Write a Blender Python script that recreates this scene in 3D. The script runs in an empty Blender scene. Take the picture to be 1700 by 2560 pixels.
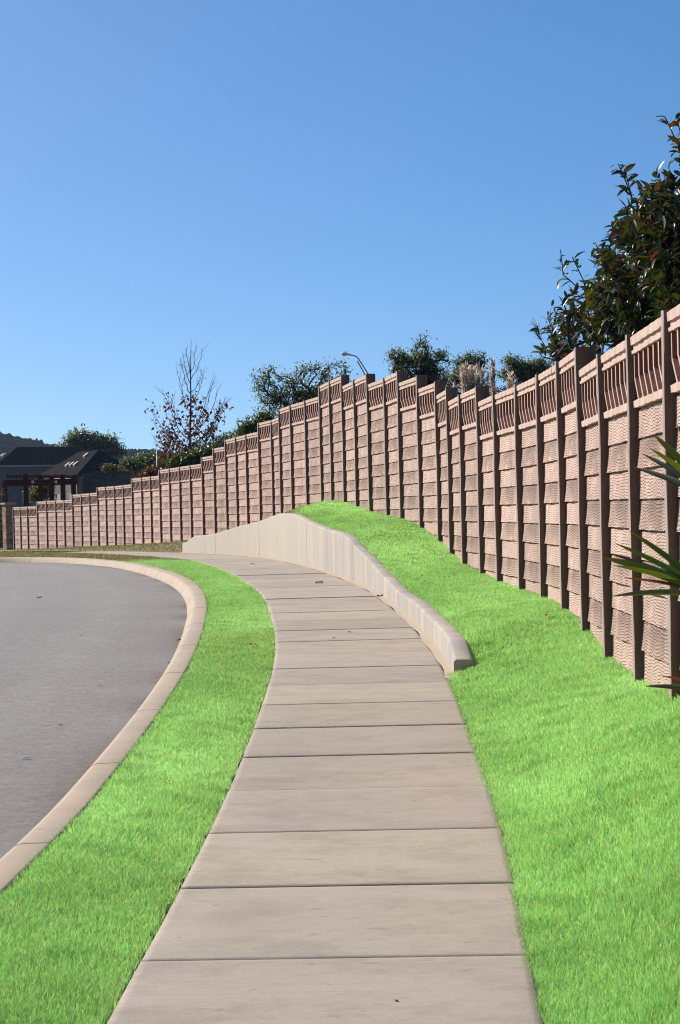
import bpy, bmesh, math, random
import numpy as np
from mathutils import Matrix, Vector
R = math.radians
C = bpy.context.scene.collection
SC = bpy.context.scene
# ---------------------------------------------------------------- camera
EYE = 1.83
FPX, Y0, ROLL = 5970.0, 1276.3, 0.02333          # focal length and horizon of the 1700x2560 frame
cam = bpy.data.cameras.new('camera'); camo = bpy.data.objects.new('camera', cam); C.objects.link(camo)
cam.sensor_fit = 'VERTICAL'; cam.sensor_height = 23.6; cam.lens = FPX / 2560 * 23.6
cam.clip_start = 0.1; cam.clip_end = 9000; cam.shift_y = -(1280 - Y0) / 2560
c_, s_ = math.cos(ROLL), math.sin(ROLL)
camo.matrix_world = Matrix(((c_, s_, 0, 0), (0, 0, -1, 0), (-s_, c_, 0, EYE), (0, 0, 0, 1)))
cam.dof.use_dof = True; cam.dof.focus_distance = 24.0; cam.dof.aperture_fstop = 20
SC.camera = camo
# ---------------------------------------------------------------- sky, sun, exposure
SUN_AZ, SUN_EL = 48.0, 33.0                       # degrees left of the view direction, above the horizon
W_ = bpy.data.worlds.new('World'); SC.world = W_; W_.use_nodes = True
wn = W_.node_tree.nodes; wl = W_.node_tree.links
sky = wn.new('ShaderNodeTexSky'); sky.sky_type = 'NISHITA'; sky.sun_disc = False
sky.sun_elevation = R(SUN_EL); sky.sun_rotation = R(-SUN_AZ)
sky.altitude = 200; sky.air_density = 1.0; sky.dust_density = 0.9; sky.ozone_density = 3.0
tc = wn.new('ShaderNodeTexCoord'); mp = wn.new('ShaderNodeMapping'); mp.inputs['Scale'].default_value = (1, 1, 2.0)
mp.inputs['Location'].default_value = (0, 0, 0.085)
nm = wn.new('ShaderNodeVectorMath'); nm.operation = 'NORMALIZE'
wl.new(tc.outputs['Generated'], mp.inputs['Vector']); wl.new(mp.outputs[0], nm.inputs[0]); wl.new(nm.outputs[0], sky.inputs['Vector'])
hs = wn.new('ShaderNodeHueSaturation'); hs.inputs['Saturation'].default_value = 1.3; wl.new(sky.outputs[0], hs.inputs['Color']); wl.new(hs.outputs[0], wn['Background'].inputs['Color']); wn['Background'].inputs['Strength'].default_value = 0.092
sd = bpy.data.lights.new('sun', 'SUN'); sd.energy = 4.7; sd.angle = R(0.5); sd.color = (1.0, 0.95, 0.87)
so = bpy.data.objects.new('sun', sd); C.objects.link(so)
sv = Vector((-math.sin(R(SUN_AZ)) * math.cos(R(SUN_EL)), math.cos(R(SUN_AZ)) * math.cos(R(SUN_EL)), math.sin(R(SUN_EL))))
so.rotation_euler = sv.to_track_quat('Z', 'Y').to_euler()
SC.cycles.filter_width = 1.1
SC.view_settings.view_transform = 'Standard'; SC.view_settings.look = 'None'
SC.view_settings.exposure = 0.6; SC.view_settings.gamma = 1.0
# ---------------------------------------------------------------- helpers
rng = np.random.default_rng(7); random.seed(7)

def at(px, py, d):
    """world point at depth d on the ray through the photograph's pixel: used to survey sizes and places"""
    dx, dy = px - 850, py - 1280
    a = (dx * c_ - dy * s_) / FPX; b = (dx * s_ + dy * c_ - (Y0 - 1280)) / FPX
    return Vector((a * d, d, EYE - b * d))

class MB:
    """collects verts / faces and links them as one mesh object"""
    def __init__(s): s.v = []; s.f = []; s.n = 0; s.col = []
    def add(s, V, F):
        V = [tuple(p) for p in V]; s.v += V; s.f += [tuple(i + s.n for i in f) for f in F]; s.n += len(V)
    def box(s, x0, x1, y0, y1, z0, z1):
        s.add([(x0, y0, z0), (x1, y0, z0), (x1, y1, z0), (x0, y1, z0), (x0, y0, z1), (x1, y0, z1), (x1, y1, z1), (x0, y1, z1)],
              [(0, 3, 2, 1), (4, 5, 6, 7), (0, 1, 5, 4), (1, 2, 6, 5), (2, 3, 7, 6), (3, 0, 4, 7)])
    def tube(s, pts, rad, n=6, cap=True):
        pts = [Vector(p) for p in pts]; V = []; F = []
        for i, p in enumerate(pts):
            t = (pts[min(i + 1, len(pts) - 1)] - pts[max(i - 1, 0)])
            t = t.normalized() if t.length > 1e-9 else Vector((0, 0, 1))
            a = t.cross(Vector((0.31, 0.95, 0.02)) if abs(t.z) > .9 else Vector((0, 0, 1))).normalized(); b = t.cross(a)
            r = rad[i] if hasattr(rad, '__len__') else rad
            V += [p + a * (r * math.cos(2 * math.pi * k / n)) + b * (r * math.sin(2 * math.pi * k / n)) for k in range(n)]
        for i in range(len(pts) - 1):
            for k in range(n):
                F.append((i * n + k, i * n + (k + 1) % n, (i + 1) * n + (k + 1) % n, (i + 1) * n + k))
        if cap: F += [tuple(range(n))[::-1], tuple(range((len(pts) - 1) * n, len(pts) * n))]
        s.add(V, F)
    def build(s, name, mat, parent=None, smooth=False, bevel=0):
        me = bpy.data.meshes.new(name); me.from_pydata(s.v, [], s.f)
        return link(name, me, mat, parent, smooth, bevel)

def link(name, me, mat, parent=None, smooth=False, bevel=0):
    me.materials.append(mat)
    if smooth: me.polygons.foreach_set('use_smooth', np.ones(len(me.polygons), bool))
    me.update()
    o = bpy.data.objects.new(name, me); C.objects.link(o)
    if parent:
        o.parent = parent
    if bevel:
        m = o.modifiers.new('b', 'BEVEL'); m.width = bevel; m.segments = 2; m.limit_method = 'ANGLE'
    return o

def npmesh(name, V, F, mat, parent=None, smooth=False, col=None):
    """V (n,3), F (m,k) arrays of one polygon size; col (n,3) own colour of each vertex"""
    V = np.asarray(V, np.float32); F = np.asarray(F, np.int32); k = F.shape[1]
    me = bpy.data.meshes.new(name)
    me.vertices.add(len(V)); me.vertices.foreach_set('co', V.ravel())
    me.loops.add(F.size); me.loops.foreach_set('vertex_index', F.ravel())
    me.polygons.add(len(F)); me.polygons.foreach_set('loop_start', np.arange(0, F.size, k, dtype=np.int32))
    me.polygons.foreach_set('loop_total', np.full(len(F), k, np.int32))
    me.update(calc_edges=True)
    if col is not None:
        a = me.color_attributes.new('Col', 'FLOAT_COLOR', 'POINT')
        a.data.foreach_set('color', np.c_[col, np.ones(len(V))].astype(np.float32).ravel())
    return link(name, me, mat, parent, smooth)

def grid_faces(nu, nv):
    i = np.arange(nu - 1)[:, None] * nv + np.arange(nv - 1)[None]
    return np.stack([i, i + nv, i + nv + 1, i + 1], -1).reshape(-1, 4)

def tag(o, label=None, cat=None, group=None, kind=None):
    if label: o['label'] = label
    if cat: o['category'] = cat
    if group: o['group'] = group
    if kind: o['kind'] = kind
    return o

def empty(name, loc, label, cat, group=None, rz=0):
    o = bpy.data.objects.new(name, None); C.objects.link(o); o.location = loc; o.rotation_euler = (0, 0, rz)
    o.empty_display_size = .2
    return tag(o, label, cat, group)

# ---- materials
def mat(name, base, rough=0.8, spec=0.3):
    m = bpy.data.materials.new(name); m.use_nodes = True
    b = m.node_tree.nodes['Principled BSDF']
    b.inputs['Base Color'].default_value = (*base, 1); b.inputs['Roughness'].default_value = rough
    b.inputs['Specular IOR Level'].default_value = spec
    return m
class NT:
    def __init__(s, m): s.t = m.node_tree; s.b = s.t.nodes['Principled BSDF']
    def n(s, typ, **kw):
        o = s.t.nodes.new('ShaderNode' + typ)
        for k, v in kw.items():
            if k.startswith('i_'):
                key = k[2:].replace('_', ' ')
                o.inputs[key].default_value = v
            else: setattr(o, k, v)
        return o
    def l(s, a, b): s.t.links.new(a, b)
    def pos(s, scale=(1, 1, 1), kind='Object'):
        tcn = s.n('TexCoord'); m = s.n('Mapping'); m.inputs['Scale'].default_value = scale
        s.l(tcn.outputs[kind], m.inputs['Vector']); return m.outputs[0]
    def noise(s, vec, scale, detail=4, rough=.55, lo=.35, hi=.65):
        n = s.n('TexNoise'); n.inputs['Scale'].default_value = scale; n.inputs['Detail'].default_value = detail; n.inputs['Roughness'].default_value = rough
        if vec is not None: s.l(vec, n.inputs['Vector'])
        r = s.n('MapRange'); r.inputs[1].default_value = lo; r.inputs[2].default_value = hi
        s.l(n.outputs['Fac'], r.inputs[0]); return r.outputs[0]
    def mix(s, fac, a, b, mode='MIX'):
        m = s.n('Mix', data_type='RGBA', blend_type=mode)
        for sock, v in ((m.inputs[0], fac), (m.inputs[6], a), (m.inputs[7], b)):
            if hasattr(v, 'links') or hasattr(v, 'is_output'): s.l(v, sock)
            elif isinstance(v, (int, float)): sock.default_value = v
            else: sock.default_value = (*v, 1)
        return m.outputs[2]
    def math(s, op, a, b=0.0):
        m = s.n('Math', operation=op)
        for sock, v in ((m.inputs[0], a), (m.inputs[1], b)):
            if isinstance(v, (int, float)): sock.default_value = v
            else: s.l(v, sock)
        return m.outputs[0]
    def bump(s, h, dist, strength=1.0, normal=None):
        b = s.n('Bump'); b.inputs['Distance'].default_value = dist; b.inputs['Strength'].default_value = strength
        s.l(h, b.inputs['Height'])
        if normal is not None: s.l(normal, b.inputs['Normal'])
        return b.outputs[0]
    def color(s, c): s.l(c, s.b.inputs['Base Color'])
    def normal(s, n): s.l(n, s.b.inputs['Normal'])

def m_concrete(name, base, streak=(1.5, 9, 1.5), dark=.72, warm=(1.04, .98, .9), spots=.5):
    m = mat(name, base, .88, .25); t = NT(m)
    p = t.pos()
    c1 = tuple(x * dark for x in base); c2 = tuple(x * w for x, w in zip(base, warm))
    col = t.mix(t.noise(p, .9, 5, .6), tuple(x * .93 for x in base), c2)
    col = t.mix(t.math('MULTIPLY', t.noise(t.pos(streak), 1.0, 5, .6, .45, .72), .55), col, c1)
    col = t.mix(t.math('MULTIPLY', t.noise(p, 26, 3, .6, .55, .75), .25), col, tuple(x * .7 for x in base))
    col = t.mix(t.math('MULTIPLY', t.noise(p, 240, 2, .6, .5, .8), .35), col, tuple(x * .6 for x in base))
    col = t.mix(t.math('MULTIPLY', t.noise(p, 7, 2, .5, .70, .74), spots), col, tuple(x * .45 for x in base))
    t.color(col)
    t.normal(t.bump(t.noise(p, 180, 4, .7, .2, .8), .003, .6, t.bump(t.noise(p, 3, 3, .5, 0, 1), .012, .5)))
    return m

def m_sidewalk():
    m = mat('sidewalk_concrete', (.42, .355, .29), .9, .2); t = NT(m); p = t.pos()
    b = (.43, .36, .288)
    col = t.mix(t.noise(p, .55, 5, .6, .3, .7), tuple(x * .9 for x in b), tuple(x * w for x, w in zip(b, (1.07, 1.06, 1.05))))
    # broom finish: streaks running across the walk
    col = t.mix(t.math('MULTIPLY', t.noise(t.pos((1.1, 26, 1)), 1.0, 5, .65, .42, .7), .28), col, tuple(x * .76 for x in b))
    col = t.mix(t.math('MULTIPLY', t.noise(t.pos((2.2, 70, 1)), 1.0, 3, .6, .5, .8), .35), col, tuple(x * w for x, w in zip(b, (1.2, 1.2, 1.22))))
    col = t.mix(t.math('MULTIPLY', t.noise(p, 300, 2, .6, .5, .8), .3), col, tuple(x * .6 for x in b))
    col = t.mix(t.math('MULTIPLY', t.noise(p, 55, 4, .8, .5, .72), .4), col, tuple(x * .62 for x in b))
    col = t.mix(t.math('MULTIPLY', t.noise(t.pos((1, 1.3, 1)), 1.7, 6, .76, .46, .68), .75), col, tuple(x * w for x, w in zip(b, (.68, .66, .65))))
    col = t.mix(t.math('MULTIPLY', t.noise(t.pos((2.5, 9, 1)), 2.1, 4, .7, .62, .68), .45), col, tuple(x * .5 for x in b))
    col = t.mix(t.math('MULTIPLY', t.noise(t.pos((6, 14, 1)), 1.6, 2, .5, .715, .735), .6), col, tuple(x * .4 for x in b))
    vc = t.n('VertexColor', layer_name='Col')
    t.color(t.mix(1.0, col, vc.outputs[0], 'MULTIPLY'))
    t.normal(t.bump(t.noise(t.pos((8, 260, 8)), 1.0, 3, .6, .2, .8), .002, .8, t.bump(t.noise(p, 200, 3, .7, .2, .8), .002, .5)))
    return m

def m_asphalt():
    m = mat('road_asphalt', (.2, .19, .19), .92, .25); t = NT(m); p = t.pos()
    a = (.315, .285, .262)
    col = t.mix(t.noise(p, .5, 5, .6, .3, .7), tuple(x * .86 for x in a), tuple(x * 1.1 for x in a))
    col = t.mix(t.noise(p, 22, 5, .88, .36, .6), tuple(x * .42 for x in a), col)
    col = t.mix(t.math('MULTIPLY', t.noise(p, 6, 4, .7, .5, .7), .3), col, tuple(x * 1.35 for x in a))
    col = t.mix(t.math('MULTIPLY', t.noise(p, 190, 2, .6, .5, .62), .8), col, tuple(x * 1.7 for x in a))
    col = t.mix(t.math('MULTIPLY', t.noise(p, 9, 6, .85, .42, .6), .35), col, tuple(x * .6 for x in a))
    col = t.mix(t.math('MULTIPLY', t.noise(t.pos((.5, .07, 1)), 1.3, 3, .5, .5, .7), .35), col, (.27, .245, .225))
    vc = t.n('VertexColor', layer_name='Col'); col = t.mix(1.0, col, vc.outputs[0], 'MULTIPLY')
    t.color(col)
    t.normal(t.bump(t.noise(p, 95, 4, .8, .2, .8), .008, .9))
    return m

def m_panel():
    m = mat('cast_woodgrain', (.5, .36, .3), .82, .25); t = NT(m)
    oi = t.n('ObjectInfo'); p = t.pos()
    # offset the grain a little from panel to panel
    off = t.n('VectorMath', operation='ADD'); cm = t.n('CombineXYZ')
    t.l(t.math('MULTIPLY', oi.outputs['Random'], 9.0), cm.inputs[0]); t.l(p, off.inputs[0]); t.l(cm.outputs[0], off.inputs[1]); q = off.outputs[0]
    mp2 = t.n('Mapping'); mp2.inputs['Scale'].default_value = (1.5, .2, 1); t.l(q, mp2.inputs['Vector'])
    w = t.n('TexWave', wave_type='BANDS', bands_direction='Z', wave_profile='SIN'); w.inputs['Scale'].default_value = 14
    w.inputs['Distortion'].default_value = 11.0; w.inputs['Detail'].default_value = 1.5; w.inputs['Detail Scale'].default_value = .3; w.inputs['Detail Roughness'].default_value = .5
    t.l(mp2.outputs[0], w.inputs['Vector'])
    groove = t.n('MapRange'); groove.inputs[1].default_value = .0; groove.inputs[2].default_value = .45; t.l(w.outputs['Fac'], groove.inputs[0])
    gate = t.noise(t.pos((2.2, 1, 5)), 1.3, 2, .5, .30, .5)
    b = (.67, .445, .35)
    col = t.mix(t.noise(q, 1.6, 4, .6, .3, .7), tuple(x * .80 for x in b), tuple(x * w_ for x, w_ in zip(b, (1.08, 1.09, 1.12))))
    col = t.mix(t.math('MULTIPLY', t.noise(q, 30, 4, .7, .45, .75), .3), col, tuple(x * .66 for x in b))
    col = t.mix(t.math('MULTIPLY', t.math('MULTIPLY', t.math('SUBTRACT', 1.0, groove.outputs[0]), gate), .36), col, tuple(x * .55 for x in b))  # grain grooves darkened: their shadow is painted as well as bumped
    col = t.mix(t.math('MULTIPLY', t.noise(t.pos((5, 5, .5), 'Object'), .9, 4, .6, .5, .75), .4), col, (.33, .235, .20))
    vc = t.n('VertexColor', layer_name='Col')
    col = t.mix(1.0, col, vc.outputs[0], 'MULTIPLY')
    h = t.n('MapRange'); t.l(oi.outputs['Random'], h.inputs[0]); h.inputs[3].default_value = .86; h.inputs[4].default_value = 1.1
    cc = t.n('CombineXYZ')
    for i in range(3): t.l(h.outputs[0], cc.inputs[i])
    col = t.mix(1.0, col, cc.outputs[0], 'MULTIPLY')
    t.color(col)
    gv = t.math('SUBTRACT', 1.0, t.math('MULTIPLY', t.math('SUBTRACT', 1.0, groove.outputs[0]), gate))
    t.normal(t.bump(gv, .016, 1.0, t.bump(t.noise(p, 140, 3, .6, .2, .8), .002, .6)))
    return m

def m_post(name, b):
    m = mat(name, b, .85, .2); t = NT(m)
    col = t.mix(t.noise(t.pos((6, 6, .8)), 1.6, 4, .6, .3, .7), tuple(x * .78 for x in b), tuple(x * 1.12 for x in b))
    oi = t.n('ObjectInfo'); col = t.mix(t.math('MULTIPLY', oi.outputs['Random'], .3), col, tuple(x * .75 for x in b))
    t.color(col)
    t.normal(t.bump(t.noise(t.pos((14, 14, 1.2)), 1.5, 4, .6, .2, .8), .02, .7))
    return m

def m_noise(name, a, b, scale, rough=.9, bump=.01, spec=.2, stretch=(1, 1, 1)):
    m = mat(name, a, rough, spec); t = NT(m); p = t.pos(stretch)
    t.color(t.mix(t.noise(p, scale, 5, .65, .32, .68), a, b))
    if bump: t.normal(t.bump(t.noise(p, scale * 3, 4, .6, .2, .8), bump, .7))
    return m

def m_leaf(name, rough=.45, spec=.5, trans=.25, tint=(1, 1, 1)):
    """leaf colour comes from each leaf's own Col attribute"""
    m = mat(name, (.05, .09, .03), rough, spec); t = NT(m)
    vc = t.n('VertexColor', layer_name='Col')
    t.color(vc.outputs[0])
    tr = t.n('BsdfTranslucent'); mx = t.n('MixShader'); mx.inputs[0].default_value = trans
    t.l(t.mix(1.0, vc.outputs[0], tint, 'MULTIPLY'), tr.inputs['Color'])
    out = t.t.nodes['Material Output']
    t.l(t.b.outputs[0], mx.inputs[1]); t.l(tr.outputs[0], mx.inputs[2]); t.l(mx.outputs[0], out.inputs['Surface'])
    return m

M = {}
M['walk'] = m_sidewalk(); M['asphalt'] = m_asphalt(); M['panel'] = m_panel(); M['post'] = m_post('cast_post', (.37, .285, .25)); M['post_flank'] = m_post('shaded_post_flank', (.185, .105, .082))  # post flanks get a darker copy: their shade is put into the colour
M['curb'] = m_concrete('curb_concrete', (.45, .36, .275), (1.5, 1.5, 6))
def m_wall():
    m = m_concrete('wall_concrete', (.445, .39, .325), (1.8, 1.8, .22), .86); t = NT(m); p = t.pos()
    old = t.b.inputs['Base Color'].links[0].from_socket
    sp = t.n('SeparateXYZ'); t.l(p, sp.inputs[0]); r = t.n('MapRange'); r.inputs[1].default_value = 43.5; r.inputs[2].default_value = 40; t.l(sp.outputs[1], r.inputs[0])
    st_ = t.math('MULTIPLY', t.noise(t.pos((1.6, 1.6, .2)), 1.4, 5, .65, .38, .62), t.math('ADD', t.math('MULTIPLY', r.outputs[0], .5), .12))
    col = t.mix(st_, old, (.25, .235, .225)); t.color(t.mix(t.math('MULTIPLY', t.noise(t.pos((7, 7, .3)), 1.0, 4, .6, .56, .7), .25), col, (.42, .31, .19))); return m
M['wall'] = m_wall()
M['gap'] = mat('joint_soil', (.045, .037, .03), .95, .1)
M['lattice'] = m_noise('cast_lattice', (.58, .42, .345), (.44, .30, .24), 9, .85, .004)
M['back'] = m_noise('backing_and_slat_shade', (.27, .115, .082), (.19, .08, .058), 8, .9, .004)
M['soil'] = m_noise('dry_soil', (.16, .115, .07), (.10, .09, .04), 6, .95, .03)
M['turf'] = m_noise('turf_soil', (.10, .24, .04), (.07, .17, .03), 5, .95, .02)
M['bark'] = m_noise('bark', (.07, .055, .045), (.035, .028, .024), 12, .9, .01, stretch=(3, 3, .7))
M['twig'] = m_noise('twig_bark', (.09, .06, .055), (.05, .035, .032), 14, .85, .004)
M['grass'] = m_leaf('grass_blades', .55, .3, .35, (1.05, 1.05, .8))
M['gloss_leaf'] = m_leaf('glossy_leaf', .34, .5, .25, (1.5, 1.25, .5))
M['leaf'] = m_leaf('matt_leaf', .42, .5, .38, (1.2, 1.15, .7))
M['palm'] = m_leaf('palm_blade', .38, .5, .25, (1.4, 1.3, .4))
M['straw'] = m_leaf('dry_plume', .8, .1, .5)
M['steel'] = m_noise('galvanised_steel', (.33, .33, .34), (.25, .25, .27), 5, .45, 0)
M['lamp_white'] = m_noise('lamp_housing', (.72, .68, .66), (.6, .56, .54), 4, .5, 0)
M['glass'] = mat('lamp_glass', (.75, .75, .72), .2, .5)
M['shingle'] = m_noise('roof_shingle', (.04, .034, .033), (.024, .02, .02), 3, .9, .02, 0)
M['timber'] = m_noise('stained_timber', (.115, .024, .017), (.07, .015, .011), 4, .8, .006)
M['stucco'] = m_noise('stucco', (.17, .15, .135), (.12, .105, .095), 2, .9, .01)
M['fascia'] = m_noise('painted_trim', (.38, .35, .33), (.3, .28, .26), 3, .7, 0)
M['pane'] = mat('window_glass', (.05, .08, .10), .08, .6)
M['vent'] = m_noise('vent_metal', (.36, .35, .34), (.26, .25, .25), 6, .55, 0)
def m_stone():
    m = mat('rubble_stone', (.35, .25, .16), .9, .2); t = NT(m); p = t.pos((1, 1, 1.6))
    v = t.n('TexVoronoi'); v.inputs['Scale'].default_value = 3.6; t.l(p, v.inputs['Vector'])
    ed = t.n('TexVoronoi', feature='DISTANCE_TO_EDGE'); ed.inputs['Scale'].default_value = 3.6; t.l(p, ed.inputs['Vector'])
    cr = t.n('ValToRGB'); e = cr.color_ramp.elements; e[0].color = (.30, .17, .08, 1); e[1].color = (.50, .40, .28, 1)
    x = cr.color_ramp.elements.new(.5); x.color = (.40, .24, .12, 1)
    sp = t.n('SeparateColor'); t.l(v.outputs['Color'], sp.inputs[0]); t.l(sp.outputs[0], cr.inputs[0])
    mr = t.n('MapRange'); mr.inputs[2].default_value = .06; t.l(ed.outputs['Distance'], mr.inputs[0])
    t.color(t.mix(mr.outputs[0], (.2, .17, .14), cr.outputs[0]))
    t.normal(t.bump(mr.outputs[0], .03, .9)); return m
M['stone'] = m_stone()

# ---------------------------------------------------------------- ground survey
KZ = np.array([-20, 0, 6, 12, 18, 24, 30, 36, 42, 48, 55, 60, 70, 82, 98, 112, 130, 200, 400, 9000.])
KH = np.array([2.6, 2.0, 1.829, 1.664, 1.5, 1.345, 1.206, 1.093, 1.012, .966, .95, .955, .99, 1.09, 1.42, 1.70, 2.0, 2.7, 3.6, 3.6])
_zs = np.linspace(-20, 420, 4401); _h = np.interp(_zs, KZ, KH); _k = np.ones(41) / 41
_h = np.convolve(np.pad(_h, 20, 'edge'), _k, 'valid')
def gz(y): return EYE - np.interp(y, _zs, _h)          # height of walk / kerb level at distance y

def spline(P, n=900):
    P = np.asarray(P, float); d = np.r_[0, np.cumsum(np.sqrt((np.diff(P, axis=0) ** 2).sum(1)))]
    t = np.linspace(0, d[-1], n); out = []
    m = np.gradient(P, d, axis=0)
    for k in range(P.shape[1]):
        i = np.clip(np.searchsorted(d, t) - 1, 0, len(d) - 2); hh = d[i + 1] - d[i]; u = (t - d[i]) / hh
        out.append((2*u**3-3*u**2+1)*P[i, k] + (u**3-2*u**2+u)*hh*m[i, k] + (-2*u**3+3*u**2)*P[i+1, k] + (u**3-u**2)*hh*m[i+1, k])
    return np.array(out).T
def offset(P, d):
    t = np.gradient(P, axis=0); t /= np.linalg.norm(t, axis=1)[:, None]
    return P + np.c_[t[:, 1], -t[:, 0]] * d              # d > 0: to the right when walking away
def smooth1(P, n=25):
    k = np.ones(n) / n
    return np.c_[[np.convolve(np.pad(P[:, i], n // 2, 'reflect', reflect_type='odd'), k, 'valid') for i in range(P.shape[1])]].T

LEFT = smooth1(spline([(-1.08, -4), (-1.0, 3), (-.93, 6), (-.86, 8.3), (-.775, 10.65), (-.715, 12.7), (-.67, 15.3), (-.645, 18), (-.635, 20), (-.66, 23), (-.745, 26),
               (-.86, 28.6), (-1.0, 31.4), (-1.2, 34.2), (-1.5, 37.3), (-1.99, 41.66), (-2.7, 47.0), (-3.45, 51.5), (-4.25, 54.6), (-5.5, 59), (-6.9, 63.5),
               (-9.2, 70), (-12.7, 80), (-18.5, 96), (-25, 116)], 1600))
CURB = smooth1(spline([(-1.95, -4), (-1.80, 4), (-1.69, 8), (-1.575, 10.8), (-1.475, 12.9), (-1.42, 15.8), (-1.40, 18.6), (-1.425, 21.9), (-1.5, 25.2), (-1.63, 28.6), (-1.82, 32.2),
               (-2.1, 35.6), (-2.52, 39.2), (-3.25, 43.7), (-4.14, 48.3), (-5.2, 52.4), (-6.4, 55.7), (-7.7, 57.7), (-9.4, 58.7), (-12, 59.1), (-18, 59), (-30, 57)], 1600))
RIGHT = offset(LEFT, 1.52)
ARC = np.r_[0, np.cumsum(np.linalg.norm(np.diff(LEFT, axis=0), axis=1))]

# big ground sheet, yard behind the fence, road
ys = np.r_[-60, np.linspace(-20, 140, 60), 200, 300, 500, 900, 2000, 6000]; xs = np.r_[-3000, -600, -200, np.linspace(-60, 60, 25), 200, 600, 3000]
X, Y = np.meshgrid(xs, ys, indexing='ij')
tag(npmesh('ground', np.c_[X.ravel(), Y.ravel(), (gz(Y) - .45).ravel()], grid_faces(len(xs), len(ys))[:, ::-1], M['soil'], smooth=True), kind='structure')
ys = np.linspace(-5, 63, 340); xs = np.r_[np.linspace(-32, -10, 40), np.linspace(-9.9, -.9, 150)]
X, Y = np.meshgrid(xs, ys, indexing='ij')
crown = .02 * np.clip((-X - 1.9) / 3, 0, 1)
cd = np.full(X.shape, 99.0); cq = CURB[::6]
for k in range(len(xs)): cd[k] = np.sqrt(((np.c_[X[k], Y[k]][:, None] - cq[None]) ** 2).sum(2)).min(1)
rn = np.random.default_rng(2); grit = np.exp(-np.clip(cd - .27, 0, 9) / .16) * .75 + np.exp(-np.clip(cd - .27, 0, 9) / .5) * .2
grit *= .6 + .4 * np.sin(Y * 1.7 + np.sin(Y * .6) * 2)
wear = sum(np.exp(-((cd - q) / .28) ** 2) for q in (1.35, 2.9, 5.0, 6.5)) * .07
cc_ = (1 + wear)[..., None] * np.ones(3) * (1 - grit[..., None] * np.array([.42, .52, .62]))
tag(npmesh('road', np.c_[X.ravel(), Y.ravel(), (gz(Y) - .135 + crown).ravel()], grid_faces(len(xs), len(ys))[:, ::-1], M['asphalt'], smooth=True, col=cc_.reshape(-1, 3)), kind='structure')

# kerb: rounded section swept along its back edge, cut by joints
def sweep(P, prof, z, name, material, cuts=None, gapw=.012, kind='structure', zprof=None, arc=None):
    """prof: list of (offset to the right of P, height). pieces between the cut stations, open joints between"""
    arc = np.r_[0, np.cumsum(np.linalg.norm(np.diff(P, axis=0), axis=1))] if arc is None else arc
    t = np.gradient(P, axis=0); t /= np.linalg.norm(t, axis=1)[:, None]; nr = np.c_[t[:, 1], -t[:, 0]]
    mb = MB(); cuts = [0, arc[-1]] if cuts is None else cuts; npf = len(prof)
    for a, b in zip(cuts[:-1], cuts[1:]):
        st = np.linspace(a + gapw / 2, b - gapw / 2, max(3, int((b - a) / .35)))
        px = [np.interp(st, arc, P[:, i]) for i in (0, 1)]; nx = [np.interp(st, arc, nr[:, i]) for i in (0, 1)]
        V = []; F = []
        for j in range(len(st)):
            for k, (o, hgt) in enumerate(prof):
                hh = zprof(st[j], o, hgt) if zprof else z(px[1][j]) + hgt
                V.append((px[0][j] + nx[0][j] * o, px[1][j] + nx[1][j] * o, hh))
        for j in range(len(st) - 1):
            for k in range(npf - 1):
                F.append((j * npf + k, j * npf + k + 1, (j + 1) * npf + k + 1, (j + 1) * npf + k))
        mb.add(V, F); mb.add(V[:npf], [tuple(range(npf))[::-1]]); mb.add(V[-npf:], [tuple(range(npf))])
    o = mb.build(name, material, smooth=True)
    try:
        with bpy.context.temp_override(object=o, active_object=o, selected_objects=[o]): bpy.ops.object.shade_smooth_by_angle(angle=R(35))
    except Exception: pass
    return tag(o, kind=kind)
CARC = np.r_[0, np.cumsum(np.linalg.norm(np.diff(CURB, axis=0), axis=1))]
cuts = list(np.arange(0.9, CARC[-1], 3.05)); cuts = [0] + cuts + [CARC[-1]]
M['joint_dirt'] = mat('joint_dirt', (.17, .135, .10), .95, .1)
_t = np.gradient(CURB, axis=0); _t /= np.linalg.norm(_t, axis=1)[:, None]; jf = MB()
for q in cuts[1:-1]:
    x, y, tx, ty = (float(np.interp(q, CARC, v)) for v in (CURB[:, 0], CURB[:, 1], _t[:, 0], _t[:, 1])); z0 = float(gz(y)); P_ = lambda a, o: (x + tx * a + ty * o, y + ty * a - tx * o)
    pr = [(.002, -.25), (.002, .001), (-.02, .0072), (-.15, .0052), (-.1855, -.0048), (-.2112, -.0288), (-.2362, -.079), (-.2712, -.131), (-.275, -.25)]
    V = [(*P_(a, o), z0 + h) for a in (-.009, .009) for o, h in pr]; m = len(pr)
    jf.add(V, [(i, i + 1, m + i + 1, m + i) for i in range(m - 1)] + [tuple(range(m)), tuple(range(m, 2 * m))[::-1]])
tag(jf.build('curb_joint', M['joint_dirt']), kind='structure')
sweep(CURB, [(0, -.3), (0, 0.0), (-.02, .006), (-.15, .004), (-.185, -.006), (-.21, -.03), (-.235, -.08), (-.27, -.132), (-.285, -.3)], gz, 'curb', M['curb'], cuts, .008)

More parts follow.
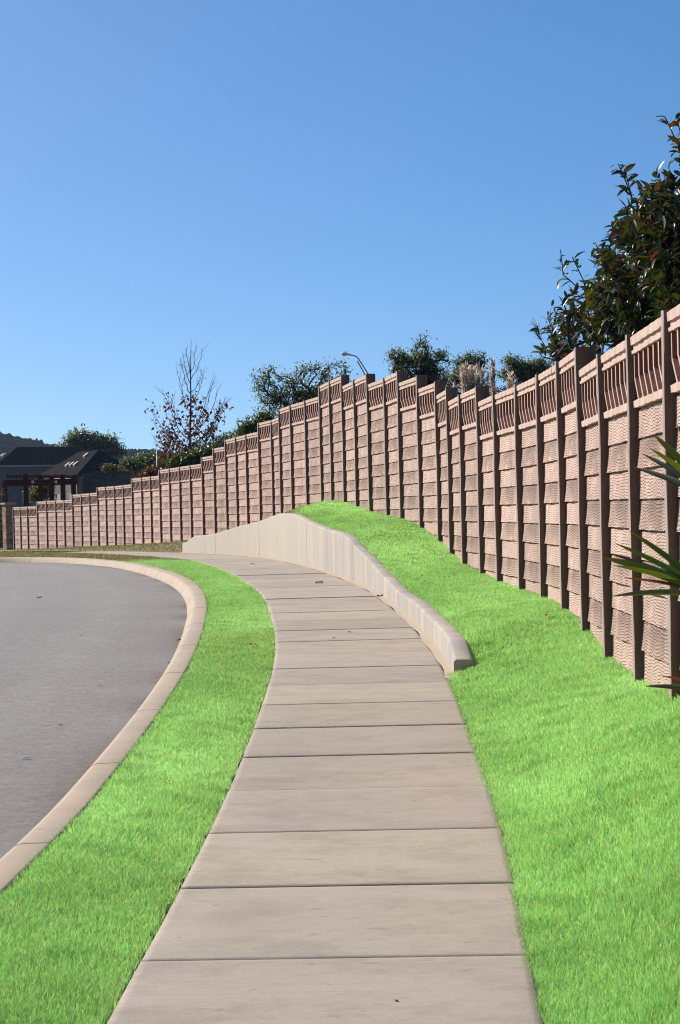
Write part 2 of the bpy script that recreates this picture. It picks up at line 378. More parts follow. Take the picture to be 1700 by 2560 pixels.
# sidewalk slabs: joints 1.52 m apart, real gaps with soil beneath
def sidewalk():
    st0 = float(np.interp(9.32, LEFT[:, 1], ARC)); W = 1.52
    js = np.arange(st0 - 8 * 1.52, float(np.interp(67, LEFT[:, 1], ARC)), 1.52); rr = np.random.default_rng(3)
    nrm = LEFT - RIGHT; nrm /= np.linalg.norm(nrm, axis=1)[:, None]
    V = []; F = []; col = []; n = 0
    for i in range(len(js) - 1):
        wide = (i % 4 == 3)
        g = .011 if wide else .0055
        tone = rr.uniform(.89, 1.06); tint = np.array([tone, tone * rr.uniform(.985, 1.01), tone * rr.uniform(.97, 1.02)])
        dzj = rr.normal() * .0022; sk = rr.normal() * .004
        s = np.array([js[i] + g, js[i] + g, js[i] + g + .008, js[i] + .05, *np.linspace(js[i] + .3, js[i + 1] - .3, 4), js[i + 1] - .05, js[i + 1] - g - .008, js[i + 1] - g, js[i + 1] - g])
        dz = np.array([-.09, -.012, -.002, 0, 0, 0, 0, 0, 0, -.002, -.012, -.09]); sc = np.array([.62, .68, .88, .98, 1, 1, 1, 1, .98, .88, .68, .62])
        us = np.array([0, 0, .008, .04, .3, .6, .9, 1.2, 1.48, 1.512, 1.52, 1.52]); ud = np.array([-.09, -.014, -.003, 0, 0, 0, 0, 0, 0, -.003, -.014, -.09])
        lx = [np.interp(s, ARC, LEFT[:, k]) for k in (0, 1)]; nx = [np.interp(s, ARC, -nrm[:, k]) for k in (0, 1)]
        for a in range(len(s)):
            for b in range(len(us)):
                x = lx[0][a] + nx[0][a] * us[b]; y = lx[1][a] + nx[1][a] * us[b]
                V.append((x, y, gz(y) + min(dz[a], ud[b]) + dzj + sk * (us[b] - .76) * 0)); col.append(tint * sc[a])
        ff = grid_faces(len(s), len(us)) + n; F.append(ff[:, ::-1]); n += len(s) * len(us)
    V = np.array(V); F = np.concatenate(F)
    o = npmesh('sidewalk', V, F, M['walk'], col=np.array(col)); tag(o, kind='structure')
    # soil bed in the joints
    q_ = LEFT[:, 1] < 66.0; A = np.c_[LEFT, gz(LEFT[:, 1]) - .03][q_]; B = np.c_[offset(LEFT, 1.52), gz(LEFT[:, 1]) - .03][q_]
    tag(npmesh('joint_soil', np.concatenate([A, B]), [(i, i + len(A), i + 1 + len(A), i + 1) for i in range(len(A) - 1)], M['gap']), kind='structure')
sidewalk()

# ---------------------------------------------------------------- fence survey (post tops, from far left to near right)
SPAN = 2.1; SF = SPAN / 1.83
PXY = [(-13.458, 100.81), (-12.927, 99.06), (-12.303, 97.34), (-11.707, 95.61), (-11.133, 93.87), (-10.594, 92.12), (-10.075, 90.37), (-9.554, 88.61), (-9.052, 86.85), (-8.58, 85.08), (-8.117, 83.31), (-7.645, 81.54), (-7.188, 79.77), (-6.733, 78.0), (-6.271, 76.23), (-5.844, 74.45), (-5.425, 72.67), (-4.999, 70.89), (-4.576, 69.11), (-4.156, 67.33), (-3.714, 65.55), (-3.297, 63.77), (-2.893, 61.98), (-2.545, 60.19), (-2.216, 58.39), (-1.845, 56.6), (-1.487, 54.8), (-1.255, 52.99), (-0.971, 51.18), (-0.631, 49.38), (-0.311, 47.58), (-0.101, 45.76), (0.134, 43.95), (0.345, 42.13), (0.554, 40.31), (0.805, 38.5), (0.982, 36.68), (1.217, 34.86), (1.41, 33.04), (1.484, 31.21), (1.552, 29.38), (1.66, 27.56), (1.733, 25.73), (1.834, 23.9), (1.9, 22.07), (1.923, 20.24), (1.906, 18.41), (1.874, 16.58), (1.856, 14.75), (1.83, 12.92), (1.82, 11.09), (1.82, 9.26), (1.83, 7.43)]
HTOP = [.465]*2 + [.647]*4 + [.836]*3 + [1.016]*4 + [1.193]*3 + [1.366]*4 + [1.547, 1.735] + [1.906]*3 + [2.111]*2 + [2.282]*3 + [2.48]*3 + [2.288]*2 + [2.111]*2 + [1.934, 1.748, 1.563] + [1.386]*2 + [1.21]*5 + [1.031]*5 + [.855]
PX = np.array(PXY) * SF; PH = EYE + np.array(HTOP) * SF
# extra post at the far end
PX = np.r_[[PX[0] + (PX[0] - PX[1])], PX]; PH = np.r_[[PH[0]], PH]
NP = len(PX)                                            # index i here = post i of the survey
# panel i joins post i to post i+1; post belongs to its taller panel
PAN = np.array([min(PH[i], PH[i + 1]) for i in range(NP - 1)])
# ground line under the fence
FB = [(10, 250, 1376.5), (3, 98, 1383.7), (1, 53.6, 1386.7), (14, 330, 1371), (18, 420, 1362), (22, 548, 1348), (25, 618, 1330), (27, 693, 1300), (28, 716, 1287), (29, 746, 1275), (30, 781, 1264), (31, 814, 1254), (32, 843, 1251.5), (33, 873, 1258), (34, 903, 1268), (35, 939, 1285), (36, 979, 1293),
      (37, 1019, 1297), (38, 1066, 1318), (39, 1106, 1366), (40, 1134, 1391), (41, 1173, 1414), (42, 1211, 1443), (43, 1260, 1457), (44, 1320, 1480), (45, 1372, 1498), (46, 1427, 1520), (47, 1475, 1577), (48, 1540, 1657), (49, 1615, 1713)]
fbz = {i: at(px, py, PX[i][1]).z for i, px, py in FB}
k = sorted(fbz); fz = np.interp(np.arange(NP), k, [fbz[i] for i in k])
fz[50:] = fz[49] + .09 * np.minimum(np.arange(1, NP - 49), 2)
fz[0] = fz[1] - .03
fz = np.convolve(np.pad(fz, 1, 'edge'), [.25, .5, .25], 'valid')
FD = spline(np.c_[PX, fz], 1200)                        # dense fence line (x, y, ground z)

# ---------------------------------------------------------------- retaining wall
WL = offset(LEFT, 1.585)
s0 = float(np.interp(20.55, WL[:, 1], ARC)); s1 = float(np.interp(59.3, WL[:, 1], ARC))
TOPS = [(433, 1367), (450, 1354), (476.5, 1342), (537.8, 1334), (594, 1316), (647.5, 1302.5), (675.5, 1291), (701, 1283), (731.6, 1284.5), (767, 1303.6), (808, 1321.4), (849, 1331.6), (869, 1344),
        (883, 1364), (920, 1400), (950, 1435), (994, 1479), (1038, 1508), (1066, 1536), (1101, 1571), (1124, 1601), (1139, 1653)]
sec = np.linspace(s0, s1, 600); wx = np.interp(sec, ARC, WL[:, 0]); wy = np.interp(sec, ARC, WL[:, 1])
ratio = wx / wy; tt = []
for px, py in TOPS:
    # station whose face point lies in this direction, then the height there
    best = None
    for dpy in (0,):
        a = ((px - 850) * c_ - (py - 1280) * s_) / FPX
        i = int(np.argmin(abs(ratio - a))); tt.append((sec[i], at(px, py, wy[i]).z))
tt = sorted(tt); ts = np.array([a for a, b in tt]); tz = np.array([b for a, b in tt])
wtop_raw = np.interp(sec, ts, tz); wtop_raw = np.maximum(wtop_raw, gz(wy) + .072)
wtop = np.convolve(np.pad(wtop_raw, 6, 'edge'), np.ones(13) / 13, 'valid'); wtop[:7] = np.minimum(wtop[:7], wtop_raw[:7] + .012)
def wall_z(s, o, hgt):
    y = float(np.interp(s, ARC, WL[:, 1])); top = float(np.interp(s, sec, wtop))
    return gz(y) - .4 if hgt < -50 else top + hgt
TH = .17
wj = [s0]
for px, py in ((994, 1500), (882, 1400), (767, 1360), (647.5, 1350), (537.8, 1360)):
    a = ((px - 850) * c_ - (py - 1280) * s_) / FPX; wj.append(sec[int(np.argmin(abs(ratio - a)))])
wj = sorted(wj + [s1])
# swept wall: rounded top edges
wall = sweep(WL, [(0, -99), (0, -.03), (.007, -.011), (.026, 0), (TH - .03, -.003), (TH - .008, -.014), (TH, -.035), (TH, -99)], gz, 'retaining_wall', M['wall'], wj, .024, kind=None, zprof=wall_z, arc=ARC)
for q in wj[1:-1]:
    # dark filler standing back in each open joint
    x, y = np.interp(q, ARC, WL[:, 0]), np.interp(q, ARC, WL[:, 1]); x2, y2 = np.interp(q + .01, ARC, WL[:, 0]), np.interp(q + .01, ARC, WL[:, 1]); t_ = np.array([x2 - x, y2 - y]) / .01; n_ = np.array([t_[1], -t_[0]])
    zt = float(np.interp(q, sec, wtop)) - .018; zb = float(gz(y)) - .3; mb = MB(); P_ = lambda a, o: (x + t_[0] * a + n_[0] * o, y + t_[1] * a + n_[1] * o)
    V = [(*P_(a, o), z) for z in (zb, zt) for a, o in ((-.018, .009), (.018, .009), (.018, TH - .012), (-.018, TH - .012))]
    mb.add(V, [(0, 1, 2, 3), (7, 6, 5, 4), (0, 4, 5, 1), (1, 5, 6, 2), (2, 6, 7, 3), (3, 7, 4, 0)]); mb.build('joint_filler', M['gap'], wall)
tag(wall, 'curved pale concrete retaining wall rising and falling beside the sidewalk', 'retaining wall')

# sand washed along the wall foot
sa = np.linspace(s0 - .35, s1, 260); wv = .022 + .02 * np.sin(sa * 2.3) * np.sin(sa * .71); SL = offset(LEFT, 1.0) - LEFT
sx = [np.interp(sa, ARC, v) for v in (LEFT[:, 0], LEFT[:, 1], SL[:, 0], SL[:, 1])]; sy = gz(sx[1])
ED = [np.c_[sx[0] + sx[2] * o, sx[1] + sx[3] * o, sy + h] for o, h in ((1.525 - wv, .002), (1.55, .008), (1.60, .016))]
M['sand'] = m_noise('washed_sand', (.47, .355, .25), (.39, .31, .235), 9, .95, .01)
V = np.stack(ED, 1); tag(npmesh('washed_sand', V.reshape(-1, 3), grid_faces(len(sa), 3)[:, ::-1], M['sand'], smooth=True), kind='structure')

# ---------------------------------------------------------------- verge, bank, yard
def resample(P, n):
    d = np.r_[0, np.cumsum(np.linalg.norm(np.diff(P[:, :2], axis=0), axis=1))]; t = np.linspace(0, d[-1], n)
    return np.c_[[np.interp(t, d, P[:, i]) for i in range(P.shape[1])]].T
def by_y(P, y):  # point of a curve at distance y (monotone part)
    return np.c_[[np.interp(y, P[:, 1], P[:, i]) for i in range(P.shape[1])]].T
def loft(A, B, n, bulge=0.0):
    u = np.linspace(0, 1, n)[None, :, None]
    G = A[:, None, :] * (1 - u) + B[:, None, :] * u
    G[:, :, 2] += bulge * np.sin(np.pi * u[:, :, 0])
    return G
yv = np.linspace(-3, 50, 240)
ca = by_y(CURB[:np.argmax(CURB[:, 1] > 51)], yv); la = by_y(LEFT, yv)
cb = resample(CURB[np.argmax(CURB[:, 1] > 50):], 60); lb = resample(LEFT[np.argmax(LEFT[:, 1] > 50):], 60)
A = np.concatenate([ca, cb]); B = np.concatenate([la, lb])
SE = np.concatenate([la, lb]); nn_ = (B - A) / np.linalg.norm(B - A, axis=1)[:, None]
tag(npmesh('shaded_soil_edge', np.concatenate([np.c_[SE - nn_ * .04, gz(SE[:, 1]) - .065], np.c_[SE + nn_ * .01, gz(SE[:, 1]) - .085]]), [(i, i + len(SE), i + 1 + len(SE), i + 1) for i in range(len(SE) - 1)], M['gap']), kind='structure')  # trimmed soil edge; its near-black tone paints in the trench shadow
B = B - nn_ * (.018 + .010 * np.sin(np.arange(len(B)) * 1.9) * np.sin(np.arange(len(B)) * .53))[:, None]
A = np.c_[A, gz(A[:, 1]) - .02]; B = np.c_[B, gz(B[:, 1]) - .03]
VERGE = loft(A, B, 12, .018)
def ground_mat(bank=False):
    m = mat('turf_and_soil', (.1, .2, .04), .95, .1); t = NT(m); p = t.pos()
    turf = t.mix(t.noise(p, 4, 5, .6), (.11, .27, .05), (.17, .38, .08))
    dirt = t.mix(t.noise(p, 1.2, 6, .7, .38, .62), (.29, .205, .13), (.19, .18, .065))
    dirt = t.mix(t.noise(p, 9, 5, .7, .4, .7), dirt, (.36, .27, .185))
    sp = t.n('SeparateXYZ'); t.l(p, sp.inputs[0])
    e = t.math('ADD', sp.outputs[1], t.math('MULTIPLY', t.noise(p, 1.5, 3, .6, 0, 1), 3.0))
    r = t.n('MapRange'); r.inputs[1].default_value = 49.5; r.inputs[2].default_value = 53
    if bank:
        e = t.math('MULTIPLY', t.math('ADD', t.math('ADD', sp.outputs[0], t.math('MULTIPLY', sp.outputs[1], .0195)), t.math('MULTIPLY', t.noise(p, 2, 3, .6, 0, 1), .25)), -1.0)
        r.inputs[1].default_value = -.25; r.inputs[2].default_value = .1
    t.l(e, r.inputs[0])
    t.color(t.mix(r.outputs[0], turf, dirt)); t.normal(t.bump(t.noise(p, 25, 5, .7, .2, .8), .04, .8)); return m
M['verge'] = ground_mat(); M['bank'] = ground_mat(True)
tag(npmesh('verge', VERGE.reshape(-1, 3), grid_faces(*VERGE.shape[:2])[:, ::-1], M['verge'], smooth=True), kind='structure')
# bank: from the walk's right edge / back of the wall to the fence
st = np.r_[np.linspace(float(np.interp(-3, RIGHT[:, 1], ARC)), s0 - .02, 80), np.linspace(s0, s1, 200), np.linspace(s1 + .05, ARC[-1] - 4, 60)]
inw = (st >= s0) & (st <= s1)
line = lambda o: np.c_[[np.interp(st, ARC, offset(LEFT, o)[:, i]) for i in (0, 1)]].T
wt_ = np.interp(st, sec, wtop) - .02 - .09 * np.clip((line(1.6)[:, 1] - 42) / 6, 0, 1)
B0 = line(1.49); B0[inw] = line(1.66)[inw]; B1 = line(1.585 + TH - .006)
z0 = gz(B0[:, 1]) - .03; z0[inw] = gz(B0[:, 1])[inw] - .02
lift = float(wtop[0]) - float(gz(wy[0])) - .02
z1 = gz(B1[:, 1]) + .01 + (.045 - .01) * np.exp(-np.clip(s0 - st, 0, 9) / .9) * (st < s0); z1[inw] = np.minimum(wt_, gz(B1[:, 1]) + .06 + .17 * (st - s0))[inw]
B0 = np.c_[B0, z0]; BA = np.c_[B1, z1]
yf = np.interp(np.arange(len(st)), [0, 79, 279, len(st) - 1], [2.0, 22.0, 66.0, 118.0])
yf = np.interp(st, [st[0], s0, (s0 + s1) / 2, s1, st[-1]], [0.0, 22.6, 44.5, 67.0, 118.0])
order = np.argsort(FD[:, 1]); FS = FD[order]
BF = np.c_[np.interp(yf, FS[:, 1], FS[:, 0]) + .03, yf, np.interp(yf, FS[:, 1], FS[:, 2])]
BANK = np.concatenate([loft(B0, BA, 3)[:, :2], loft(BA, BF, 16, 0.03)], 1)
far = st > s1
tag(npmesh('bank', BANK.reshape(-1, 3), grid_faces(*BANK.shape[:2])[:, ::-1], M['bank'], smooth=True), kind='structure')
YA = np.c_[FS[:, 0] + .02, FS[:, 1], FS[:, 2]]; YB = np.c_[FS[:, 0] + 16, FS[:, 1] + 4, FS[:, 2] - .3]
YARD = loft(YA[::6], YB[::6], 8); tag(npmesh('yard', YARD.reshape(-1, 3), grid_faces(*YARD.shape[:2]), M['soil'], smooth=True), kind='structure')

# ---------------------------------------------------------------- fence
RW = .2134; TOPH = .505; PW = .116
def panel_mesh():
    """stack of cast rows: plain and flared by turns, local x along the fence, -y to the road, z=0 at the rail top"""
    nx = 90; xs = np.linspace(PW * .3, SPAN - PW * .3, nx); u = (xs - xs[0]) / (xs[-1] - xs[0])
    rowsY = []; V = []; col = []
    nr = 12; vs = np.r_[0, .055, .075, np.linspace(.1, .9, 9), .965, 1.0, 1.0]
    for r in range(nr):
        top = -TOPH - r * RW
        rn = np.random.default_rng(r % 4)
        wob = .0012 * np.sin(u * 23 + r) + .0008 * np.sin(u * 51 + 2 * r)
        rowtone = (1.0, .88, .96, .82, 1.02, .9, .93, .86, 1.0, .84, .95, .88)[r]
        for k, v in enumerate(vs):
            last = k == len(vs) - 1
            if r % 2 == 0:
                h = .001 + .010 * v + 0 * u; h = h + .002 * np.sin(u * 40 + v * 5) * np.sin(v * 3.1)
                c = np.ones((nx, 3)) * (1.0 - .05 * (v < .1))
            else:
                A = np.clip((u - .12) / .03, 0, 1) - .85 * np.clip((u - .60) / .04, 0, 1) * (1 - .3 * v)
                lft = np.clip(1 - u / .14, 0, 1)
                h = .002 + .014 * v ** 1.3 + .020 * A * (1 - .35 * v) * np.clip(v * 6, 0, 1) * (1 - .5 * np.clip((u - .15) / .45, 0, 1)) + .007 * lft * v ** 2
                h = h + .0035 * np.sin(u * 17 + 1.3) * v ** 2
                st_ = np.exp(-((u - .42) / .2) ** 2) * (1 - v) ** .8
                c = np.ones((nx, 3)) * (1 - .46 * st_ - .12 * (1 - v) - .16 * np.exp(-((u - .62) / .03) ** 2))[:, None] * np.array([1, .965, .94])  # narrow dark line at the step paints its shadow into the colour
            if last: h = 0 * u - .012
            if k < 2: h = 0 * u - .012
            z = top - v * RW + (wob * (v > .95))
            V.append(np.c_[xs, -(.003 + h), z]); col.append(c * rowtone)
    V = np.array(V); nrow = len(V)
    F = grid_faces(nrow, nx)[:, ::-1]
    V = V.reshape(-1, 3); col = np.array(col).reshape(-1, 3); n = len(V)
    # back face and rim
    zb = V[-1][2]; B = np.array([(xs[0], .05, -TOPH), (xs[-1], .05, -TOPH), (xs[-1], .05, zb), (xs[0], .05, zb)])
    V = np.r_[V, B]; col = np.r_[col, np.ones((4, 3))]
    F = np.r_[F, [[n + 1, n, n + 3, n + 2]], [[0, n, n + 1, nx - 1]]]
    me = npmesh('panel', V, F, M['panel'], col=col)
    me.data.polygons.foreach_set('use_smooth', np.ones(len(me.data.polygons), bool))
    m2 = me.data; bpy.data.objects.remove(me)
    try: m2.set_sharp_from_angle(angle=R(40))
    except Exception: pass
    return m2
def lattice_mesh():
    mb = MB(); x0, x1 = PW * .3, SPAN - PW * .3
    def wavy(x0, x1, ya, yb, z0, z1, n=22, amp=.003):
        V = []; F = []
        for i in range(n + 1):
            x = x0 + (x1 - x0) * i / n; w = amp * math.sin(i * 1.7) + amp * .6 * math.sin(i * .63 + 1)
            V += [(x, ya + w * .5, z0 + w), (x, ya - w * .4, z1 - w * .7), (x, yb, z1), (x, yb, z0)]
        for i in range(n):
            for k in range(4): F.append((i*4+k, i*4+(k+1) % 4, i*4+4+(k+1) % 4, i*4+4+k))
        F += [(3, 2, 1, 0), (n*4, n*4+1, n*4+2, n*4+3)]
        mb.add(V, F)
    wavy(x0 - .0, x1, -.052, .05, -.064, -.002)                   # top rail
    mb.box(x0, x1, -.034, .045, -.098, -.0645)                     # recess under the rail
    wavy(x0, x1, -.046, .045, -.126, -.0985, amp=.002)             # thin second rail
    wavy(x0, x1, -.040, .05, -TOPH + .0005, -.452, amp=.003)       # bottom rail
    o = None
    zt, zm, zb = -.127, -.285, -.4515
    def bar(p, q, w, ya, yb, shear=0):
        (xa, za), (xb, zb_) = p, q
        V = [(xa - w, ya, za), (xa + w, ya, za), (xb + w, ya, zb_), (xb - w, ya, zb_), (xa - w*1.3, yb, za), (xa + w*1.3, yb, za), (xb + w*1.3, yb, zb_), (xb - w*1.3, yb, zb_)]
        mb.add(V, [(0, 3, 2, 1), (4, 5, 6, 7), (0, 1, 5, 4), (1, 2, 6, 5), (2, 3, 7, 6), (3, 0, 4, 7)])
    n = 7; sp = (x1 - x0 - .02) / n
    for i in range(n):
        x = x0 + .06 + i * sp
        bar((x, zt), (x, zm + .0), .028, -.032, .034)
        xe = min(x + .23, x1 - .03)
        bar((x, zm), (xe, zb), .028, -.0318, .034)
        if i: bar((x, zt), (x - sp, zm), .006, .004, .034)
        bar((x, zm), (x, zb), .005, .006, .034)
    return mb
def post_mesh(h, seed):
    rr = np.random.default_rng(seed); nz = 14; prof = [(-.058, -.070), (-.052, -.076), (.0, -.078), (.054, -.076), (.058, -.072), (.058, .095), (.052, .102), (-.052, .102), (-.058, .095)]
    V = []; F = []; m = len(prof)
    ph = rr.uniform(0, 6)
    for k in range(nz + 1):
        z = -h + h * k / nz
        for j, (x, y) in enumerate(prof):
            w = .005 * math.sin(k * 1.25 + ph + j * .2) + rr.normal() * .0015
            zz = z + (rr.uniform(-.012, .004) if k == nz else 0)
            V.append((x + w * (1 if j < 5 else -.6), y + (.003 * math.sin(k * .9 + ph) if j < 5 else 0), zz))
    for k in range(nz):
        for j in range(m): F.append((k*m+j, k*m+(j+1) % m, (k+1)*m+(j+1) % m, (k+1)*m+j))
    F += [tuple(range(nz*m, (nz+1)*m))]
    mb = MB(); mb.add(V, F); return mb
fence = empty('precast_fence', (PX[25][0], PX[25][1], float(fz[25])), 'long stepped precast concrete fence with woodgrain panels and zigzag lattice along its top', 'fence')
fence_inv = Matrix.Translation(-Vector(fence.location))
PM = panel_mesh(); LM = None; pmeshes = {}
for i in range(NP - 1):
    a, b = Vector((*PX[i], 0)), Vector((*PX[i + 1], 0)); d = (b - a).normalized(); n_ = Vector((d.y, -d.x, 0))
    mw = Matrix(((d.x, -n_.x, 0, a.x), (d.y, -n_.y, 0, a.y), (0, 0, 1, PAN[i] + .006 * math.sin(i * 5.1)), (0, 0, 0, 1)))
    o = bpy.data.objects.new('panel', PM); C.objects.link(o); o.parent = fence; o.matrix_local = fence_inv @ mw
    if LM is None:
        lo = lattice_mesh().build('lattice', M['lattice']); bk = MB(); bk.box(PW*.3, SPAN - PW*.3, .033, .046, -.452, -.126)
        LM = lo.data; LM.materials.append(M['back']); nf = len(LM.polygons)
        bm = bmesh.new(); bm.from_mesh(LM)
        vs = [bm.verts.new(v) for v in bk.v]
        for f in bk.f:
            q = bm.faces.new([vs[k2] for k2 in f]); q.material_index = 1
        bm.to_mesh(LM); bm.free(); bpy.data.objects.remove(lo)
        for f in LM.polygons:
            if f.normal.y > -.7 and f.center.z < -.13 and f.center.z > -.45: f.material_index = 1  # slat sides take the dark backing colour, painting in their shade
    l = bpy.data.objects.new('lattice', LM); C.objects.link(l); l.parent = o
for i in range(NP):
    a = Vector(PX[max(i - 1, 0)]); b = Vector(PX[min(i + 1, NP - 1)]); d = (b - a).normalized()
    if (i % 6) not in pmeshes:
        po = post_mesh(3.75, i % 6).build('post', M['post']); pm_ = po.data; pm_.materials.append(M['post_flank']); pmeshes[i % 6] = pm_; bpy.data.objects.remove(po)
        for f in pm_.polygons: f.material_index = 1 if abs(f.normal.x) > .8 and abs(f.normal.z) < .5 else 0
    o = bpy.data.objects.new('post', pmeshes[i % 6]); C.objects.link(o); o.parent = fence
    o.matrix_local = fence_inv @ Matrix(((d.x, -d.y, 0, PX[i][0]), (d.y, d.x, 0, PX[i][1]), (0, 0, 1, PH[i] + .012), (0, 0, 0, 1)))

# ---------------------------------------------------------------- grass blades on verge and bank
def blades(name, G, y0, y1, dens, label_kind, hgt=.032, seed=1, fade=49.0, bank=False):
    rr = np.random.default_rng(seed)
    P00 = G[:-1, :-1]; P10 = G[1:, :-1]; P01 = G[:-1, 1:]; P11 = G[1:, 1:]
    yc = (P00[..., 1] + P11[..., 1]) / 2
    area = np.linalg.norm(np.cross(P10 - P00, P01 - P00), axis=-1)
    w = dens * (9.0 / np.maximum(yc, 6)) ** 1.25 * area * (yc > y0) * (yc < y1)
    xc = (P00[..., 0] + P11[..., 0]) / 2
    w = w * (np.clip((xc + .0195 * yc) / .5 + .6, .05, 1) if bank else np.clip((fade + 4 - yc) / 4, .12, 1))
    n = rr.poisson(w); idx = np.repeat(np.arange(n.size), n.ravel()); N = len(idx)
    u = rr.random((N, 1)); v = rr.random((N, 1))
    f = lambda Q: Q.reshape(-1, 3)[idx]
    P = (f(P00) * (1 - u) + f(P10) * u) * (1 - v) + (f(P01) * (1 - u) + f(P11) * u) * v
    y = P[:, 1]
    # clumps of colour and height
    cl = np.sin(P[:, 0] * 3.1 + np.sin(y * .9) * 2) * np.sin(y * 1.3 + P[:, 0] * 2) * .5 + np.sin(y * .55 + 1.2 * np.sin(P[:, 0] * 2.3)) * .5
    cl2 = np.sin(P[:, 0] * 9 + 2 * np.sin(y * 3.7)) * np.sin(y * 5.3 + P[:, 0] * 4)
    H = hgt * (.75 + .5 * rr.random(N)) * (1 + .15 * cl2) * (1 + .004 * y)
    wd = np.maximum(.0026, .00034 * y) * (.7 + .6 * rr.random(N))
    az = rr.random(N) * 2 * np.pi; ln = np.abs(rr.normal(0, .55, N)) + .15
    la_ = rr.random(N) * 2 * np.pi
    ax = np.c_[np.cos(az), np.sin(az), np.zeros(N)] * wd[:, None]
    lean = np.c_[np.cos(la_), np.sin(la_), np.zeros(N)] * (H * ln)[:, None]
    P[:, 0] += rr.normal(0, .014, N)
    tip = P + lean + np.c_[np.zeros(N), np.zeros(N), H]
    mid = P + lean * .35 + np.c_[np.zeros(N), np.zeros(N), H * .6]
    P = P - np.c_[np.zeros(N), np.zeros(N), np.full(N, .008)]
    V = np.stack([P - ax * .5, P + ax * .5, mid + ax * .42, mid - ax * .42, tip], 1).reshape(-1, 3)
    b = np.arange(N)[:, None] * 5
    F = np.concatenate([b + [0, 1, 2], b + [0, 2, 3], b + [3, 2, 4]])
    base = np.array([.41, .71, .235]); yel = np.array([.72, .74, .30]); dk = np.array([.20, .45, .10]); lt = np.array([.53, .81, .36]); dry = np.array([.42, .33, .14])
    r1 = rr.random(N)[:, None]; c = np.clip(cl, -1, 1)[:, None]
    col = base * (1 + .12 * c) + (lt - base) * np.clip(c, 0, 1) * .7 + (dk - base) * np.clip(-c, 0, 1) * .18
    col = col + (dk - col) * .9 * np.clip(cl2, 0, 1)[:, None] * (rr.random(N)[:, None] < .5)
    col = np.where(r1 < .09, yel, np.where(r1 > .98, dry, col)) * (.7 + .6 * rr.random((N, 1)))
    yp = np.exp(-((y - 24.5) / 2.2) ** 2) * (P[:, 0] < -.6); col = col + (np.array([.30, .36, .06]) - col) * (.6 * yp * rr.random(N))[:, None]
    farm = np.clip(-(P[:, 0] + .0195 * y) / .5 + .5, 0, 1)[:, None] if bank else np.clip((y - fade - 1) / 3, 0, 1)[:, None]; col = col * (1 - farm) + np.where(rr.random((N, 1)) < .6, np.array([.30, .235, .12]), np.array([.20, .23, .07])) * farm
    return tag(npmesh(name, V, F, M['grass'], col=np.repeat(col, 5, 0)), 'vivid green mown grass ' + label_kind, 'grass', kind='stuff')
blades('verge_grass', VERGE[:, :, :], 6.5, 75, 17000, 'on the strip between curb and sidewalk', seed=11, fade=47.5)
blades('bank_grass', BANK, 6.0, 80, 17000, 'on the bank between sidewalk, retaining wall and fence', seed=12, bank=True)

# ---------------------------------------------------------------- plants
def leaves_mesh(name, P, D, size, cols, material, parent, width=.42, curl=.25, seed=0, jitter=.25):
    """P points, D directions; a folded, drooping leaf of five vertices each"""
    rr = np.random.default_rng(seed); N = len(P)
    D = D / np.linalg.norm(D, axis=1)[:, None]
    up = np.c_[rr.normal(0, .5, (N, 2)), np.ones(N)]
    S = np.cross(D, up); S /= np.linalg.norm(S, axis=1)[:, None] + 1e-9
    Nn = np.cross(S, D)
    L = size * (1 + jitter * rr.normal(size=N)).clip(.4, 1.7)
    L = L[:, None]; w = width * L * .5
    droop = -Nn * L * curl * rr.uniform(.3, 1.4, (N, 1)); fold = Nn * L * .09
    def at_(f, k): c = P + D * L * f + droop * f * f; return [c - S * w * k + fold * k, c, c + S * w * k + fold * k]
    a, b2, c2 = at_(.22, .72), at_(.52, 1.0), at_(.82, .55)
    V = np.stack([P, *a, *b2, *c2, P + D * L + droop], 1).reshape(-1, 3)
    b = np.arange(N)[:, None] * 11
    q = np.concatenate([b + [1, 4, 5, 2], b + [2, 5, 6, 3], b + [4, 7, 8, 5], b + [5, 8, 9, 6]])
    tri = np.concatenate([b + [0, 1, 2], b + [0, 2, 3], b + [7, 10, 8], b + [8, 10, 9]])
    F = np.concatenate([q[:, [0, 1, 2]], q[:, [0, 2, 3]], tri])
    return npmesh(name, V, F, material, parent, smooth=False, col=np.repeat(cols, 11, 0))

def palette(N, cols, wts, rr, var=.25):
    i = rr.choice(len(cols), N, p=np.array(wts) / sum(wts))
    return np.array(cols)[i] * (1 + var * rr.uniform(-1, 1, (N, 1)))

def grow(base, top, targets, rr, trunk_n=8, r0=None):
    """branches reach from the trunk to every target by way of the nearest branch so far"""
    base = np.array(base); top = np.array(top)
    pts = [base + (top - base) * t + np.r_[rr.normal(0, .03, 2) * np.linalg.norm(top - base) * (0 < t), 0] for t in np.linspace(0, 1, trunk_n)]
    par = [-1] + list(range(trunk_n - 1))
    T = np.array(targets); d0 = np.linalg.norm(T - top, axis=1); T = T[np.argsort(d0)]; ends = []
    arr = np.array(pts)
    for t in T:
        dv = arr - t; dd = np.linalg.norm(dv, axis=1) + np.maximum(0, arr[:, 2] - t[2]) * .9
        dd[:max(1, trunk_n // 2)] += 1e3 if trunk_n > 3 else 0
        j = int(np.argmin(dd)); p = arr[j]; L = np.linalg.norm(t - p); m = max(1, int(L / .35)); m = min(m, 5)
        prev = j
        for q in range(1, m + 1):
            f = q / m; x = p + (t - p) * f + np.r_[0, 0, -.10 * L * math.sin(math.pi * f) ] + (rr.normal(0, .035, 3) * L if q < m else 0)
            arr = np.r_[arr, [x]]; par.append(prev); prev = len(par) - 1
        ends.append(prev)
    n = len(par); w = np.zeros(n)
    for e in ends: w[e] += 1
    for i in range(n - 1, 0, -1): w[par[i]] += w[i]
    return arr, par, w, ends

